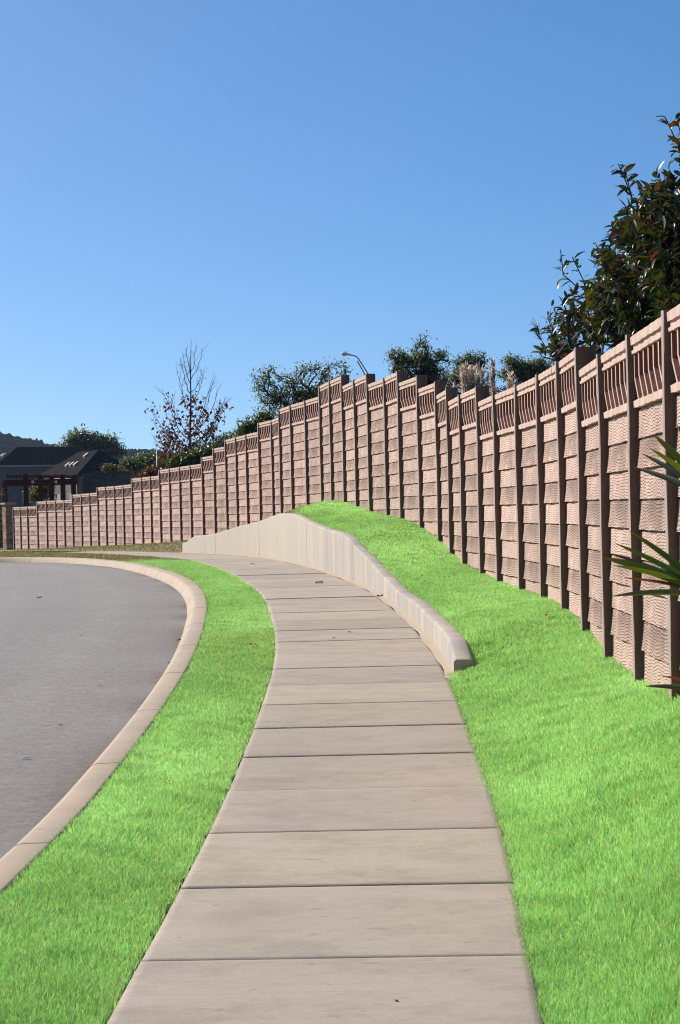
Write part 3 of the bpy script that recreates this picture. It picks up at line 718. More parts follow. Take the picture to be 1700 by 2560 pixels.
def wood(arr, par, w, name, material, parent, r_tip, r_trunk, trunk_n=8, sides=5):
    mb = MB(); wm = w[0]
    rad = r_tip + (r_trunk - r_tip) * (np.maximum(w, .3) / wm) ** .55
    for i in range(1, len(par)):
        j = par[i]; ra = rad[j] if i == j + 1 and j < trunk_n else min(rad[j], rad[i] * 1.35)
        mb.tube([arr[j], arr[i]], [ra, rad[i]], sides, cap=False)
    return mb.build(name, material, parent, smooth=True)

def ell_pts(ells, n, rr, shell=.55):
    vol = np.array([a[3] * a[4] * a[5] for a in ells]); k = rr.choice(len(ells), n, p=vol / vol.sum()); out = []
    for i in k:
        x, y, z, a, b, c = ells[i]; v = rr.normal(size=3); v /= np.linalg.norm(v); r = rr.uniform(shell ** 3, 1) ** (1 / 3)
        out.append((x + v[0] * a * r, y + v[1] * b * r, z + v[2] * c * r))
    return np.array(out)

def tree(name, label, ells, base, n_targets, n_leaf, leaf, cols, wts, seed, cat='tree', mat_leaf='leaf', group=None, spread=.28, r_trunk=.12, r_tip=.006, width=.42, trunk_top=None, extra=None, up=.25, curl=.25):
    rr = np.random.default_rng(seed); base = np.array(base, float)
    root = empty(name, base, label, cat, group)
    T = ell_pts(ells, n_targets, rr)
    if extra is not None: T = np.r_[T, np.array(extra)]
    ctr = np.average(np.array(ells)[:, :3], axis=0, weights=np.array(ells)[:, 3]); low = min(e[2] - e[5] for e in ells)
    top = np.array(trunk_top) if trunk_top is not None else np.array([ctr[0], ctr[1], low * .6 + ctr[2] * .4])
    arr, par, w, ends = grow(base, top, T, rr)
    wd = wood(arr - base, par, w, 'trunk', M['bark'], root, r_tip, r_trunk)
    E = arr[ends]; Pd = E - arr[[par[e] for e in ends]]
    k = rr.integers(0, len(E), n_leaf); off = rr.normal(0, spread * .5, (n_leaf, 3)); off[:, 2] *= .8
    f = rr.random((n_leaf, 1)) ** .7
    P = E[k] - Pd[k] * (1 - f) * .9 + off * f
    D = rr.normal(size=(n_leaf, 3)) * .8 + Pd[k] / (np.linalg.norm(Pd[k], axis=1)[:, None] + 1e-6) * .6 + off / (spread + 1e-6); D[:, 2] += up
    leaves_mesh('crown', P - base, D, leaf, palette(n_leaf, cols, wts, rr), M[mat_leaf], root, width, curl, seed)
    return root

def E_(px, py, d, rx, ry=None, rd=None):
    """ellipsoid surveyed in the photograph: centre pixel, distance, half sizes in pixels"""
    p = at(px, py, d); s = d / FPX; a = rx * s; c = (ry or rx) * s
    return (p.x, p.y, p.z, a, rd or (a + c) / 2, c)
def base_at(px, d, lift=0): p = at(px, 1300, d); return (p.x, d, float(gz(d)) + lift - .05)

OAK = [(.10, .135, .07), (.15, .19, .10), (.24, .26, .18), (.06, .085, .042)]
# loose evergreen oaks behind the fence
tree('evergreen_oak', 'loose grey-green oak with two rounded lobes rising behind the fence, left of the street lamp', [E_(680, 965, 86, 52, 48), E_(775, 960, 86, 62, 52), E_(725, 1015, 86, 85, 38), E_(760, 1000, 86, 80, 36), E_(840, 935, 86, 34, 36), E_(655, 950, 86, 30, 26)],
     base_at(735, 86), 460, 7000, .10, OAK, [3, 3, 2, 2], 21, group='oaks behind the fence', spread=.34, r_trunk=.16)
tree('evergreen_oak', 'dense dark oak with a pointed spire rising behind the fence, right of the street lamp', [E_(1035, 925, 74, 58, 42), E_(1055, 880, 74, 18, 38), E_(995, 890, 74, 28, 18), E_(1100, 900, 74, 22, 26), E_(1090, 945, 74, 50, 25), E_(1065, 845, 74, 5, 12)],
     base_at(1050, 74), 380, 7600, .085, OAK, [3, 3, 2, 3], 22, group='oaks behind the fence', spread=.26, r_trunk=.14)
tree('evergreen_oak', 'small sparse oak showing behind the tan plume grass', [E_(1175, 915, 70, 38, 26), E_(1205, 895, 70, 8, 12), E_(1150, 945, 70, 30, 18), E_(1180, 890, 70, 12, 10)],
     base_at(1178, 70), 190, 3600, .08, OAK, [3, 3, 2, 3], 23, group='oaks behind the fence', spread=.22, r_trunk=.1)
tree('evergreen_oak', 'low grey-green oak between the plume grass and the tall glossy shrub', [E_(1305, 928, 62, 32, 24), E_(1350, 925, 62, 24, 26), E_(1278, 905, 62, 16, 14), E_(1260, 940, 62, 18, 14)],
     base_at(1310, 62), 240, 6000, .07, OAK, [2, 3, 4, 2], 24, group='oaks behind the fence', spread=.2, r_trunk=.1)
tree('evergreen_oak', 'dark live oak with knobbly clumped crown beyond the shingled roofs', [E_(200, 1100, 330, 24, 20), E_(170, 1108, 330, 14, 12), E_(235, 1112, 330, 30, 22), E_(268, 1118, 330, 24, 26), E_(292, 1128, 330, 16, 16), E_(150, 1112, 330, 10, 8)],
     base_at(225, 330), 260, 7500, .42, OAK, [3, 3, 2, 3], 25, group='oaks behind the fence', spread=1.2, r_trunk=.4, r_tip=.02)
tree('dark_tree', 'dark rounded tree beside the hipped roof, under the distant hill', [E_(365, 1165, 210, 36, 22), E_(400, 1155, 210, 30, 20), E_(330, 1160, 210, 22, 16)],
     base_at(370, 210), 200, 4500, .32, OAK, [3, 2, 1, 3], 26, spread=.8, r_trunk=.25, r_tip=.02)
tree('dark_tree', 'dark evergreen close behind the russet tree, just above the fence', [E_(555, 1110, 118, 26, 20), E_(525, 1125, 118, 24, 16), E_(595, 1090, 118, 22, 10)],
     base_at(545, 118), 160, 3000, .12, OAK, [3, 2, 2, 3], 27, spread=.4, r_trunk=.15)
GL2 = [(.07, .11, .035), (.10, .15, .05), (.16, .17, .05)]
GLOSS = [(.03, .055, .018), (.05, .08, .02), (.085, .09, .02), (.10, .035, .02), (.015, .03, .012), (.11, .07, .02)]
tree('glossy_shrub', 'leafy green shrub peeping over the fence below the two-lobed oak', [E_(628, 1068, 84, 28, 12), E_(660, 1052, 84, 22, 16), E_(604, 1080, 84, 16, 10)],
     base_at(650, 84), 120, 1300, .15, GL2, [3, 3, 1], 31, cat='shrub', mat_leaf='gloss_leaf', spread=.3, r_trunk=.06, width=.34)
tree('glossy_shrub', 'bright glinting green shrub along the fence top below the russet tree', [E_(470, 1150, 106, 34, 18), E_(510, 1140, 106, 26, 22), E_(435, 1162, 106, 26, 12)],
     base_at(475, 106), 150, 2600, .17, GL2, [3, 3, 1], 32, cat='shrub', mat_leaf='gloss_leaf', spread=.3, r_trunk=.06, width=.4)
RED = [(.14, .035, .02), (.09, .025, .015), (.20, .08, .04), (.05, .05, .018)]
tree('russet_shrub', 'rust brown bushy shrub mass at the foot of the bare russet tree', [E_(440, 1155, 109, 40, 16), E_(500, 1140, 109, 36, 24), E_(405, 1168, 109, 26, 10)],
     base_at(470, 109), 160, 2000, .15, RED, [3, 3, 2, 2], 33, cat='shrub', spread=.36, r_trunk=.06)
tree('russet_shrub', 'small yellow and rust shrub showing over the fence left of the russet tree', [E_(365, 1188, 112, 16, 12), E_(385, 1180, 112, 12, 12)],
     base_at(370, 112), 60, 700, .15, [(.16, .05, .02), (.22, .16, .03), (.05, .06, .02)], [2, 1, 2], 34, cat='shrub', spread=.3, r_trunk=.04)
tree('yard_shrub', 'sunlit yellow-green shrub standing behind the red timber pergola', [E_(92, 1232, 132, 20, 22), E_(118, 1228, 132, 16, 24)],
     base_at(105, 132), 90, 1500, .16, [(.24, .20, .05), (.08, .11, .03), (.04, .06, .02)], [2, 2, 2], 35, cat='shrub', spread=.35, r_trunk=.05)
tree('yard_shrub', 'small yellowish shrub on top of the stone block below the hip roof', [E_(270, 1170, 128, 18, 9), E_(300, 1174, 128, 12, 6)],
     at(282, 1192, 128), 60, 500, .12, [(.22, .18, .04), (.07, .09, .03)], [1, 2], 36, cat='shrub', spread=.2, r_trunk=.03)
tree('yard_shrub', 'dim bush with reddish leaves at the frame edge beside the stone pillar', [E_(-6, 1330, 121, 16, 50), E_(-2, 1250, 121, 10, 40)],
     base_at(-8, 121), 120, 900, .13, [(.12, .02, .02), (.04, .055, .02), (.07, .05, .03)], [1, 2, 2], 37, cat='shrub', spread=.4, r_trunk=.04)

# nearly bare tree with russet leaves
def russet_tree():
    rr = np.random.default_rng(41); d = 110; root = empty('russet_tree', base_at(476, d), 'slender nearly bare tree with russet leaves clinging to its lower branches', 'tree')
    b = np.array(root.location); mb = MB(); P = []; D = []
    pts = [np.array(at(474 + x, y, d)) for x, y in ((0, 1290), (0, 1180), (1, 1100), (3, 1000), (2, 930), (3, 880), (4, 848))]; pts[0] = b
    mb.tube([p - b for p in pts], [.09, .065, .052, .036, .025, .014, .007], 7)
    tips = [(405, 970, 1100), (376, 1022, 1130), (378, 1045, 1150), (382, 1088, 1160), (440, 915, 1030), (450, 898, 985), (456, 880, 960), (466, 872, 940), (492, 862, 935), (506, 870, 950), (511, 920, 980),
            (540, 937, 1090), (531, 945, 1075), (553, 962, 1090), (567, 990, 1120), (574, 995, 1115), (558, 1022, 1110), (550, 1045, 1125), (410, 1026, 1120), (420, 1080, 1150), (545, 1060, 1140), (509, 935, 1010), (425, 990, 1090), (390, 1110, 1175)]
    trunk = np.array(pts)
    for px, py, sy in tips:
        dd = d + rr.uniform(-1.1, 1.1); t = np.array(at(px, py, dd)); s = np.array(at(475, sy, d)); s[:2] = [np.interp(s[2], trunk[:, 2], trunk[:, i]) for i in (0, 1)]
        L = np.linalg.norm(t - s); q = []
        for k in range(8):
            f = k / 7; h = s + (t - s) * np.array([f ** .72, f ** .72, f ** 1.12]); h += rr.normal(0, .012, 3) * L * (0 < k < 7); q.append(h)
        mb.tube([x - b for x in q], [.019 * (1 - k / 7.6) * (.5 + L / 5) + .0045 for k in range(8)], 5)
        for k in range(2, 7):
            for _ in range(2):
                if rr.random() < .75:
                    o = q[k]; e = o + (q[7] - q[6]) * rr.uniform(.5, 1.3) + rr.normal(0, .16, 3) + np.r_[0, 0, .12]
                    mb.tube([o - b, (o + e) / 2 - b + rr.normal(0, .02, 3), e - b], [.008, .006, .004], 4)
                    low = np.clip((b[2] + 7.5 - e[2]) / 2.4, 0, 1)
                    if rr.random() < low * .9 * (1.25 - .62 * abs(e[0] - np.interp(e[2], trunk[:, 2], trunk[:, 0]))):
                        n = rr.integers(6, 26); P.append(e + rr.normal(0, .17, (n, 3))); D.append(rr.normal(0, 1, (n, 3)) + [0, 0, -.5])
        for k in (3, 4, 5):
            if q[k][2] < b[2] + 7.2 and rr.random() < .7 - .4 * abs(q[k][0] - b[0]): n = rr.integers(6, 20); P.append(q[k] + rr.normal(0, .15, (n, 3))); D.append(rr.normal(0, 1, (n, 3)) + [0, 0, -.5])
    for _ in range(75):
        z = rr.uniform(2.6, 7.0); p = np.array([np.interp(b[2] + z, trunk[:, 2], trunk[:, i]) for i in (0, 1)] + [b[2] + z]) + rr.normal(0, .22 + .10 * (7 - z), 3) * [1, 1, .5]
        n = rr.integers(5, 16); P.append(p + rr.normal(0, .16, (n, 3))); D.append(rr.normal(0, 1, (n, 3)) + [0, 0, -.5])
    mb.build('trunk', M['twig'], root, True)
    P = np.concatenate(P); D = np.concatenate(D)
    leaves_mesh('crown', P - b, D, .16, palette(len(P), [(.13, .035, .025), (.08, .022, .018), (.20, .07, .045), (.28, .16, .12)], [4, 4, 2, .8], rr), M['leaf'], root, .6, .3, 5)
russet_tree()

# tall glossy shrub (photo's right edge): leafy shoots
def glossy_tree():
    rr = np.random.default_rng(51); d = 21.5
    base = np.array([3.25, 20.5, float(np.interp(20.5, FS[:, 1], FS[:, 2]))])
    root = empty('glossy_tree', base, 'tall dark glossy-leaved shrub with reddish shoots leaning over the fence at right', 'tree')
    ells = [E_(1640, 690, 21, 150, 150, .9), E_(1560, 775, 22, 100, 100, .8), E_(1710, 560, 20, 150, 120, .9), E_(1440, 830, 24.5, 75, 75, .6), E_(1545, 660, 22.3, 38, 60, .5), E_(1640, 570, 20.8, 45, 50, .4), E_(1800, 700, 19.5, 170, 240, 1.0), E_(1390, 880, 26, 40, 34, .5), E_(1650, 850, 21.6, 120, 90, .6)]
    T = ell_pts(ells, 800, rr, .3)
    # long shoots standing clear of the crown (base pixel, tip pixel)
    shoots = [((1600, 560), (1545, 415)), ((1570, 520), (1562, 425)), ((1730, 440), (1660, 290)), ((1720, 420), (1690, 300)), ((1720, 400), (1700, 400)), ((1440, 720), (1398, 625)), ((1460, 700), (1432, 640)), ((1420, 790), (1408, 690)), ((1560, 640), (1532, 565)),
              ((1580, 600), (1570, 560)), ((1470, 740), (1425, 742)), ((1430, 850), (1395, 810)), ((1400, 880), (1350, 870)), ((1390, 900), (1352, 893)), ((1450, 780), (1410, 760)), ((1500, 650), (1490, 610)), ((1660, 480), (1640, 480)), ((1690, 520), (1655, 560))]
    ex = []
    for (a0, a1), (b0, b1) in shoots:
        dd = 24 - (b0 - 1350) / 350 * 3.6; p = np.array(at(a0, a1, dd)); q = np.array(at(b0, b1, dd)); m = max(2, int(np.linalg.norm(q - p) / .14))
        for f in np.linspace(0, 1, m): ex.append(p + (q - p) * f + rr.normal(0, .012, 3) + np.r_[0, 0, .03 * math.sin(f * 3)])
    ex = np.array(ex)
    arr, par, w, ends = grow(base, base + [-.2, .2, 1.9], np.r_[T, ex], rr)
    wood(arr - base, par, w, 'trunk', M['bark'], root, .0035, .07)
    P = []; D = []; A = []
    for e in ends:
        q = arr[e]; p = arr[par[e]]; ax = q - p; L = np.linalg.norm(ax) + 1e-6; ax = ax / L
        isx = np.min(np.linalg.norm(ex - q, axis=1)) < 1e-6
        m = 8 if isx else 12
        for k in range(m):
            f = rr.uniform(.1, 1.0); ang = k * 2.4; s = np.cross(ax, [.3, .2, 1]); s /= np.linalg.norm(s); t = np.cross(ax, s)
            r = s * math.cos(ang) + t * math.sin(ang)
            jit = rr.normal(0, .015 if isx else .05, 3)
            P.append(p + ax * L * f + jit); D.append(r * .9 + ax * .45 + np.r_[0, 0, rr.normal(-.05, .25)])
    P = np.array(P); D = np.array(D)
    cols = palette(len(P), [(.03, .05, .014), (.05, .068, .015), (.095, .088, .015), (.09, .028, .018), (.012, .024, .01), (.11, .06, .014), (.16, .02, .02)], [5, 4, 1.6, .9, 4, .6, .25], rr)
    leaves_mesh('crown', P - base, D, .10, cols, M['gloss_leaf'], root, .40, .28, 9, .3)
glossy_tree()

# bare twigs by the shrub
def bare_twigs():
    rr = np.random.default_rng(61); d = 27; b = np.array([2.35, d, float(np.interp(d, FS[:, 1], FS[:, 2])) - .05])
    root = empty('bare_sapling', b, 'thin leafless sapling twigs poking up beside the glossy shrub', 'sapling')
    mb = MB()
    for tip, knots in (((1342, 812), [(1385, 900), (1358, 858), (1346, 835)]), ((1375, 786), [(1400, 880), (1388, 835), (1378, 808)]), ((1360, 825), [(1392, 850), (1378, 832)]), ((1371, 800), [(1388, 835), (1376, 812)]), ((1336, 826), [(1352, 850), (1344, 838)]), ((1344, 815), [(1348, 838)])):
        q = [np.array(at(x, y, d)) for x, y in knots] + [np.array(at(*tip, d))]
        if knots[0][1] > 870: q = [b + [0, 0, 0], b + [rr.normal() * .1, 0, 1.2]] + q
        mb.tube([x - b for x in q], [.008 - .006 * k / (len(q) - 1) + .0015 for k in range(len(q))], 5)
        for _ in range(8):
            k = rr.integers(max(1, len(q) - 3), len(q)); o = q[k - 1] + (q[k] - q[k - 1]) * rr.random(); e = o + np.r_[rr.normal(0, .07), rr.normal(0, .05), abs(rr.normal(.06, .04))]
            mb.tube([o - b, e - b], [.003, .0015], 4)
    mb.build('trunk', M['twig'], root)
bare_twigs()

# plume grass
def plume(name, px, py_top, d, wpx, n, label, spike=False, seed=0):
    rr = np.random.default_rng(seed); p = at(px, py_top, d); g = float(np.interp(d, FS[:, 1], FS[:, 2])) - .05; b = np.array([p.x, d, g]); H = p.z - g; s = d / FPX
    root = empty(name, b, label, 'grass plant', 'tan plume grasses behind the fence')
    P = []; D = []; stems = MB()
    for k in range(n):
        e = np.array([rr.normal(0, wpx * s * .5), rr.normal(0, wpx * s * .4), H * (1 - (0 if spike and k == 0 else abs(rr.normal(0, .07))))])
        if spike and k == 0: e[:2] = 0
        stems.tube([(e[0] * .1, e[1] * .1, 0), (e[0] * .5, e[1] * .5, H * .55), e], [.006, .004, .002], 4)
        L = H * rr.uniform(.2, .3) if not spike else H * .34
        m = 260 if spike else 110
        t = rr.random(m); q = e + np.c_[-e[0] * .3 * t, -e[1] * .3 * t, -L * t]
        wob = rr.normal(0, 1, (m, 3)) * [1, 1, .2]
        P.append(q); D.append(wob * (.18 + .5 * t[:, None]) + [0, 0, .75])
    P = np.concatenate(P); D = np.concatenate(D)
    stems.build('stem', M['straw_stem'], root)
    leaves_mesh('plume', P, D, .10, palette(len(P), [(.80, .67, .55), (.68, .55, .43), (.55, .42, .33)], [3, 3, 1], rr, .2), M['straw'], root, .10, .15, seed)
M['straw_stem'] = m_noise('dry_stem', (.45, .34, .22), (.33, .24, .15), 8, .9, 0)
plume('plume_grass', 1182, 918, 40, 38, 32, 'broad tan plume grass clump of many soft heads above the fence', seed=1)
plume('plume_grass', 1230, 905, 38.5, 7, 3, 'single upright tan plume spike standing tallest above the fence', True, seed=2)
plume('plume_grass', 1275, 940, 37, 14, 12, 'short pale wispy plume grass right of the upright spike', seed=3)
plume('plume_grass', 1137, 963, 43, 6, 5, 'tiny pale plume tuft at the left end of the plume grasses', seed=4)
# clipped dark hedge beyond the plumes
def hedge():
    rr = np.random.default_rng(71); d = 48; a = at(1120, 968, d); c = at(1330, 958, d); g = float(np.interp(d, FS[:, 1], FS[:, 2])) - .1
    root = empty('hedge', ((a.x + c.x) / 2, d, g), 'dark clipped hedge behind the tan plume grasses', 'hedge'); b = np.array(root.location)
    mb = MB(); mb.box(a.x - b[0], c.x - b[0], -.25, .25, 0, a.z - g - .12); mb.build('trunk', M['bark'], root)
    n = 9000; P = np.c_[rr.uniform(a.x - .1, c.x + .1, n), d + rr.normal(0, .22, n), rr.uniform(g + 1.0, a.z, n)]; P[:, 2] += .05 * np.sin(P[:, 0] * 9)
    leaves_mesh('crown', P - b, rr.normal(size=(n, 3)) + [0, 0, .5], .06, palette(n, [(.018, .026, .012), (.03, .03, .014), (.045, .03, .02)], [3, 2, 1], rr), M['leaf'], root, .5, .2, 3)
hedge()

# ---------------------------------------------------------------- fan palm at the right edge
def palm():
    rr = np.random.default_rng(81); b = np.array([1.12, 6.1, float(gz(6.1)) + .14])
    root = empty('fan_palm', b, 'young fan palm pushing narrow pointed green blades into view from the right edge', 'palm')
    crown = np.array([1.12, 6.1, EYE - .55])
    tr = MB(); n = 10
    tr.tube([Vector((0, 0, -.1 + (crown[2] - b[2] + .1) * k / n)) for k in range(n + 1)], [.085 + .018 * (k % 2) for k in range(n + 1)], 9); tr.build('trunk', M['bark'], root, True)
    fr = [((1782, 1490), 6.0, [(1505, 1394, .016), (1512, 1381, .006), (1538, 1359, .009), (1574, 1328, .010), (1534, 1414, .009), (1530, 1491, .010), (1560, 1445, .005), (1760, 1240, .012), (1830, 1250, .012), (1900, 1280, .012)]),
          ((1800, 1262), 6.15, [(1633, 1086, .014), (1625, 1121, .010), (1606, 1135, .010), (1582, 1168, .011), (1690, 1060, .012), (1760, 1030, .013), (1840, 1040, .012), (1900, 1080, .012)]),
          ((1800, 1745), 5.9, [(1613, 1716, .010), (1655, 1691, .006), (1676, 1712, .006), (1750, 1600, .01), (1830, 1580, .01), (1800, 1840, .01)])]
    for hub, d, tips in fr:
        h = np.array(at(*hub, d)); pm = MB()
        pm.tube([crown - b, (crown * .5 + h * .5) - b + [0, 0, .05], h - b], [.012, .009, .007], 5)
        f = pm.build('frond', M['palm_stem'], root, True); V = []; F = []; col = []
        for (px, py, w) in tips:
            t = np.array(at(px, py, d + rr.uniform(-.35, .25))); ax = t - h; L = np.linalg.norm(ax); ax /= L; sd_ = np.cross(ax, [0, 1, .25]); sd_ /= np.linalg.norm(sd_); nn = np.cross(sd_, ax)
            c0 = np.array([.024, .05, .009]) * rr.uniform(.7, 1.5)
            if w < .0065: c0 = np.array([.13, .03, .02])
            if py in (1414, 1121, 1491): c0 = np.array([.09, .115, .014])
            for k in range(9):
                f_ = k / 8; ww = .8 * w * min(1, .35 + 2.2 * f_) * (1 - f_ ** 3) ** .8 + .0008; p = h + ax * L * f_ + np.r_[0, 0, .03 * L * math.sin(f_ * 3.1)]
                i0 = len(V); V += [p - sd_ * ww + nn * ww * .55, p, p + sd_ * ww + nn * ww * .55]
                tipc = np.array([.10, .05, .02]); cc = c0 * (1 - f_ ** 6) + tipc * f_ ** 6; col += [cc * 1.15, cc * .9, cc]
                if k: F += [(i0 - 3, i0 - 2, i0 + 1, i0), (i0 - 2, i0 - 1, i0 + 2, i0 + 1)]
        npmesh('leaf_blades', np.array(V) - b, F, M['palm'], f, True, np.array(col))
M['palm_stem'] = m_noise('palm_stem', (.10, .14, .04), (.06, .09, .03), 10, .6, 0)
palm()

# ---------------------------------------------------------------- street lamps
def lamp(label, d, head, arm, pole_px, top_py, far=False):
    g = float(gz(d)) - .3; pt = at(pole_px, top_py, d); b = np.array([pt.x, d, g]); root = empty('street_lamp', b, label, 'street lamp')
    mb = MB(); s = d / FPX; hp = np.array(at(*head[0], d))
    mb.tube([(0, 0, 0), (0, 0, pt.z - g)], [.11, .075], 10); mb.build('pole', M['steel'], root, True)
    mb = MB(); mb.tube([(0, 0, 0), (0, 0, .35)], [.2, .17], 10); mb.build('base', M['steel'], root, True)
    for a in arm:
        mb = MB(); q = [np.array(at(x, y, d)) - b for x, y in a]; q = spline(q, 24); mb.tube(q, .035, 8); mb.build('arm', M['steel'], root, True)
    # cobra head: long flattened housing with lens and photocell
    (hx0, hy0), (hx1, hy1) = head; p0 = np.array(at(hx0, hy0, d)); p1 = np.array(at(hx1, hy1, d)); ax = p0 - p1; L = np.linalg.norm(ax); ax /= L; up = np.array([0, 0, 1.]); up = up - ax * up.dot(ax); up /= np.linalg.norm(up); sd_ = np.cross(ax, up)
    prof = [(0, .05, .05), (.08, .075, .07), (.3, .10, .085), (.55, .16, .11), (.8, .165, .11), (.95, .11, .07), (1, .02, .02)]
    V = []; F = []; m = 12
    for f, w, hgt in prof:
        for k in range(m):
            t = 2 * math.pi * k / m; V.append(p1 + ax * L * f + sd_ * w * math.cos(t) + up * hgt * (math.sin(t) if math.sin(t) > 0 else .55 * math.sin(t)) - b)
    for i in range(len(prof) - 1):
        for k in range(m): F.append((i*m+k, i*m+(k+1) % m, (i+1)*m+(k+1) % m, (i+1)*m+k))
    F += [tuple(range(m))[::-1], tuple(range((len(prof)-1)*m, len(prof)*m))]
    mb = MB(); mb.add(V, F); hd = mb.build('lamp_head', M['lamp_white'], root, True)
    mb = MB(); c = p1 + ax * L * .68 - up * .062 - b
    V = [c + ax * L * .2 * math.cos(t) + sd_ * .12 * math.sin(t) for t in np.linspace(0, 2*math.pi, 14)[:-1]]; V2 = [v * 1.0 - up * .06 + (c - v) * .35 for v in V]
    nn = len(V); mb.add(V + V2, [(i, (i+1) % nn, nn + (i+1) % nn, nn + i) for i in range(nn)] + [tuple(range(nn, 2*nn))]); mb.build('lens', M['glass'], hd, True)
    mb = MB(); c = p1 + ax * L * .58 + up * .1 - b; mb.tube([c, c + up * .08], [.045, .035], 8); mb.build('photocell', M['steel'], hd, True)
lamp('white cobra-head street lamp on twin curved arms standing behind the fence crest', 140, ((852, 884), (878, 888)), [[(877, 888), (890, 891), (900, 903), (912, 922), (925, 942), (945, 972)], [(893, 902), (902, 918), (913, 938), (930, 968), (945, 990)]], 945, 965)
lamp('small distant grey street lamp beside the bare russet tree', 190, ((424, 1118), (412, 1119.5)), [[(413, 1119), (405, 1120), (398, 1126), (394, 1134)]], 392.5, 1126, True)

# ---------------------------------------------------------------- stone pillar, pergola, houses, hill
def pillar():
    d = 119; p = at(24, 1390, d); g = float(gz(d)) - .2; top = at(23, 1262, d).z; b = (p.x, d, g)
    root = empty('stone_pillar', b, 'rough stone pillar with flat cap at the far end of the fence', 'pillar', rz=R(31))
    mb = MB(); mb.box(-.25, .25, -.25, .25, 0, top - g); mb.build('shaft', M['stone'], root, bevel=.03)
    mb = MB(); mb.box(-.31, .31, -.31, .31, top - g + .002, top - g + .10); mb.build('cap', M['fascia'], root, bevel=.015)
pillar()
def pergola():
    d = 126; s = d / FPX; xs = [12, 64, 100.5, 128.5, 156.5, 183]; tops = [1206, 1184, 1187, 1190, 1186, 1188]; g = float(gz(d)) - .3
    p0 = at(100, 1210, d); root = empty('pergola', (p0.x, d, g), 'dark red timber pergola of square posts and crossbeams behind the low end of the fence', 'pergola'); b = np.array(root.location)
    for x, t in zip(xs, tops):
        q = at(x, t, d); mb = MB(); w = .12; mb.box(q.x - b[0] - w, q.x - b[0] + w, -w, w, 0, q.z - g); mb.build('post', M['timber'], root, bevel=.01)
    for k, (yy, hh) in enumerate(((-.16, .0), (.16, .0))):
        a = at(9, 1208, d); c = at(195, 1208, d); mb = MB(); mb.box(a.x - b[0], c.x - b[0], yy - .045, yy + .045, a.z - g - .16, a.z - g + .16); mb.build('beam', M['timber'], root, bevel=.01)
    for x in np.linspace(20, 185, 8):
        q = at(x, 1200, d); mb = MB(); mb.box(q.x - b[0] - .03, q.x - b[0] + .03, -.4, 3.2, q.z - g + .125, q.z - g + .28); mb.build('rafter', M['timber'], root)
    for x in (84, 142):
        q = at(x, 1203, d); mb = MB(); mb.tube([(q.x - b[0], -.206, q.z - g), (q.x - b[0], -.36, q.z - g - .05)], [.05, .09], 8); mb.build('floodlight', M['lamp_white'], root, True)
pergola()
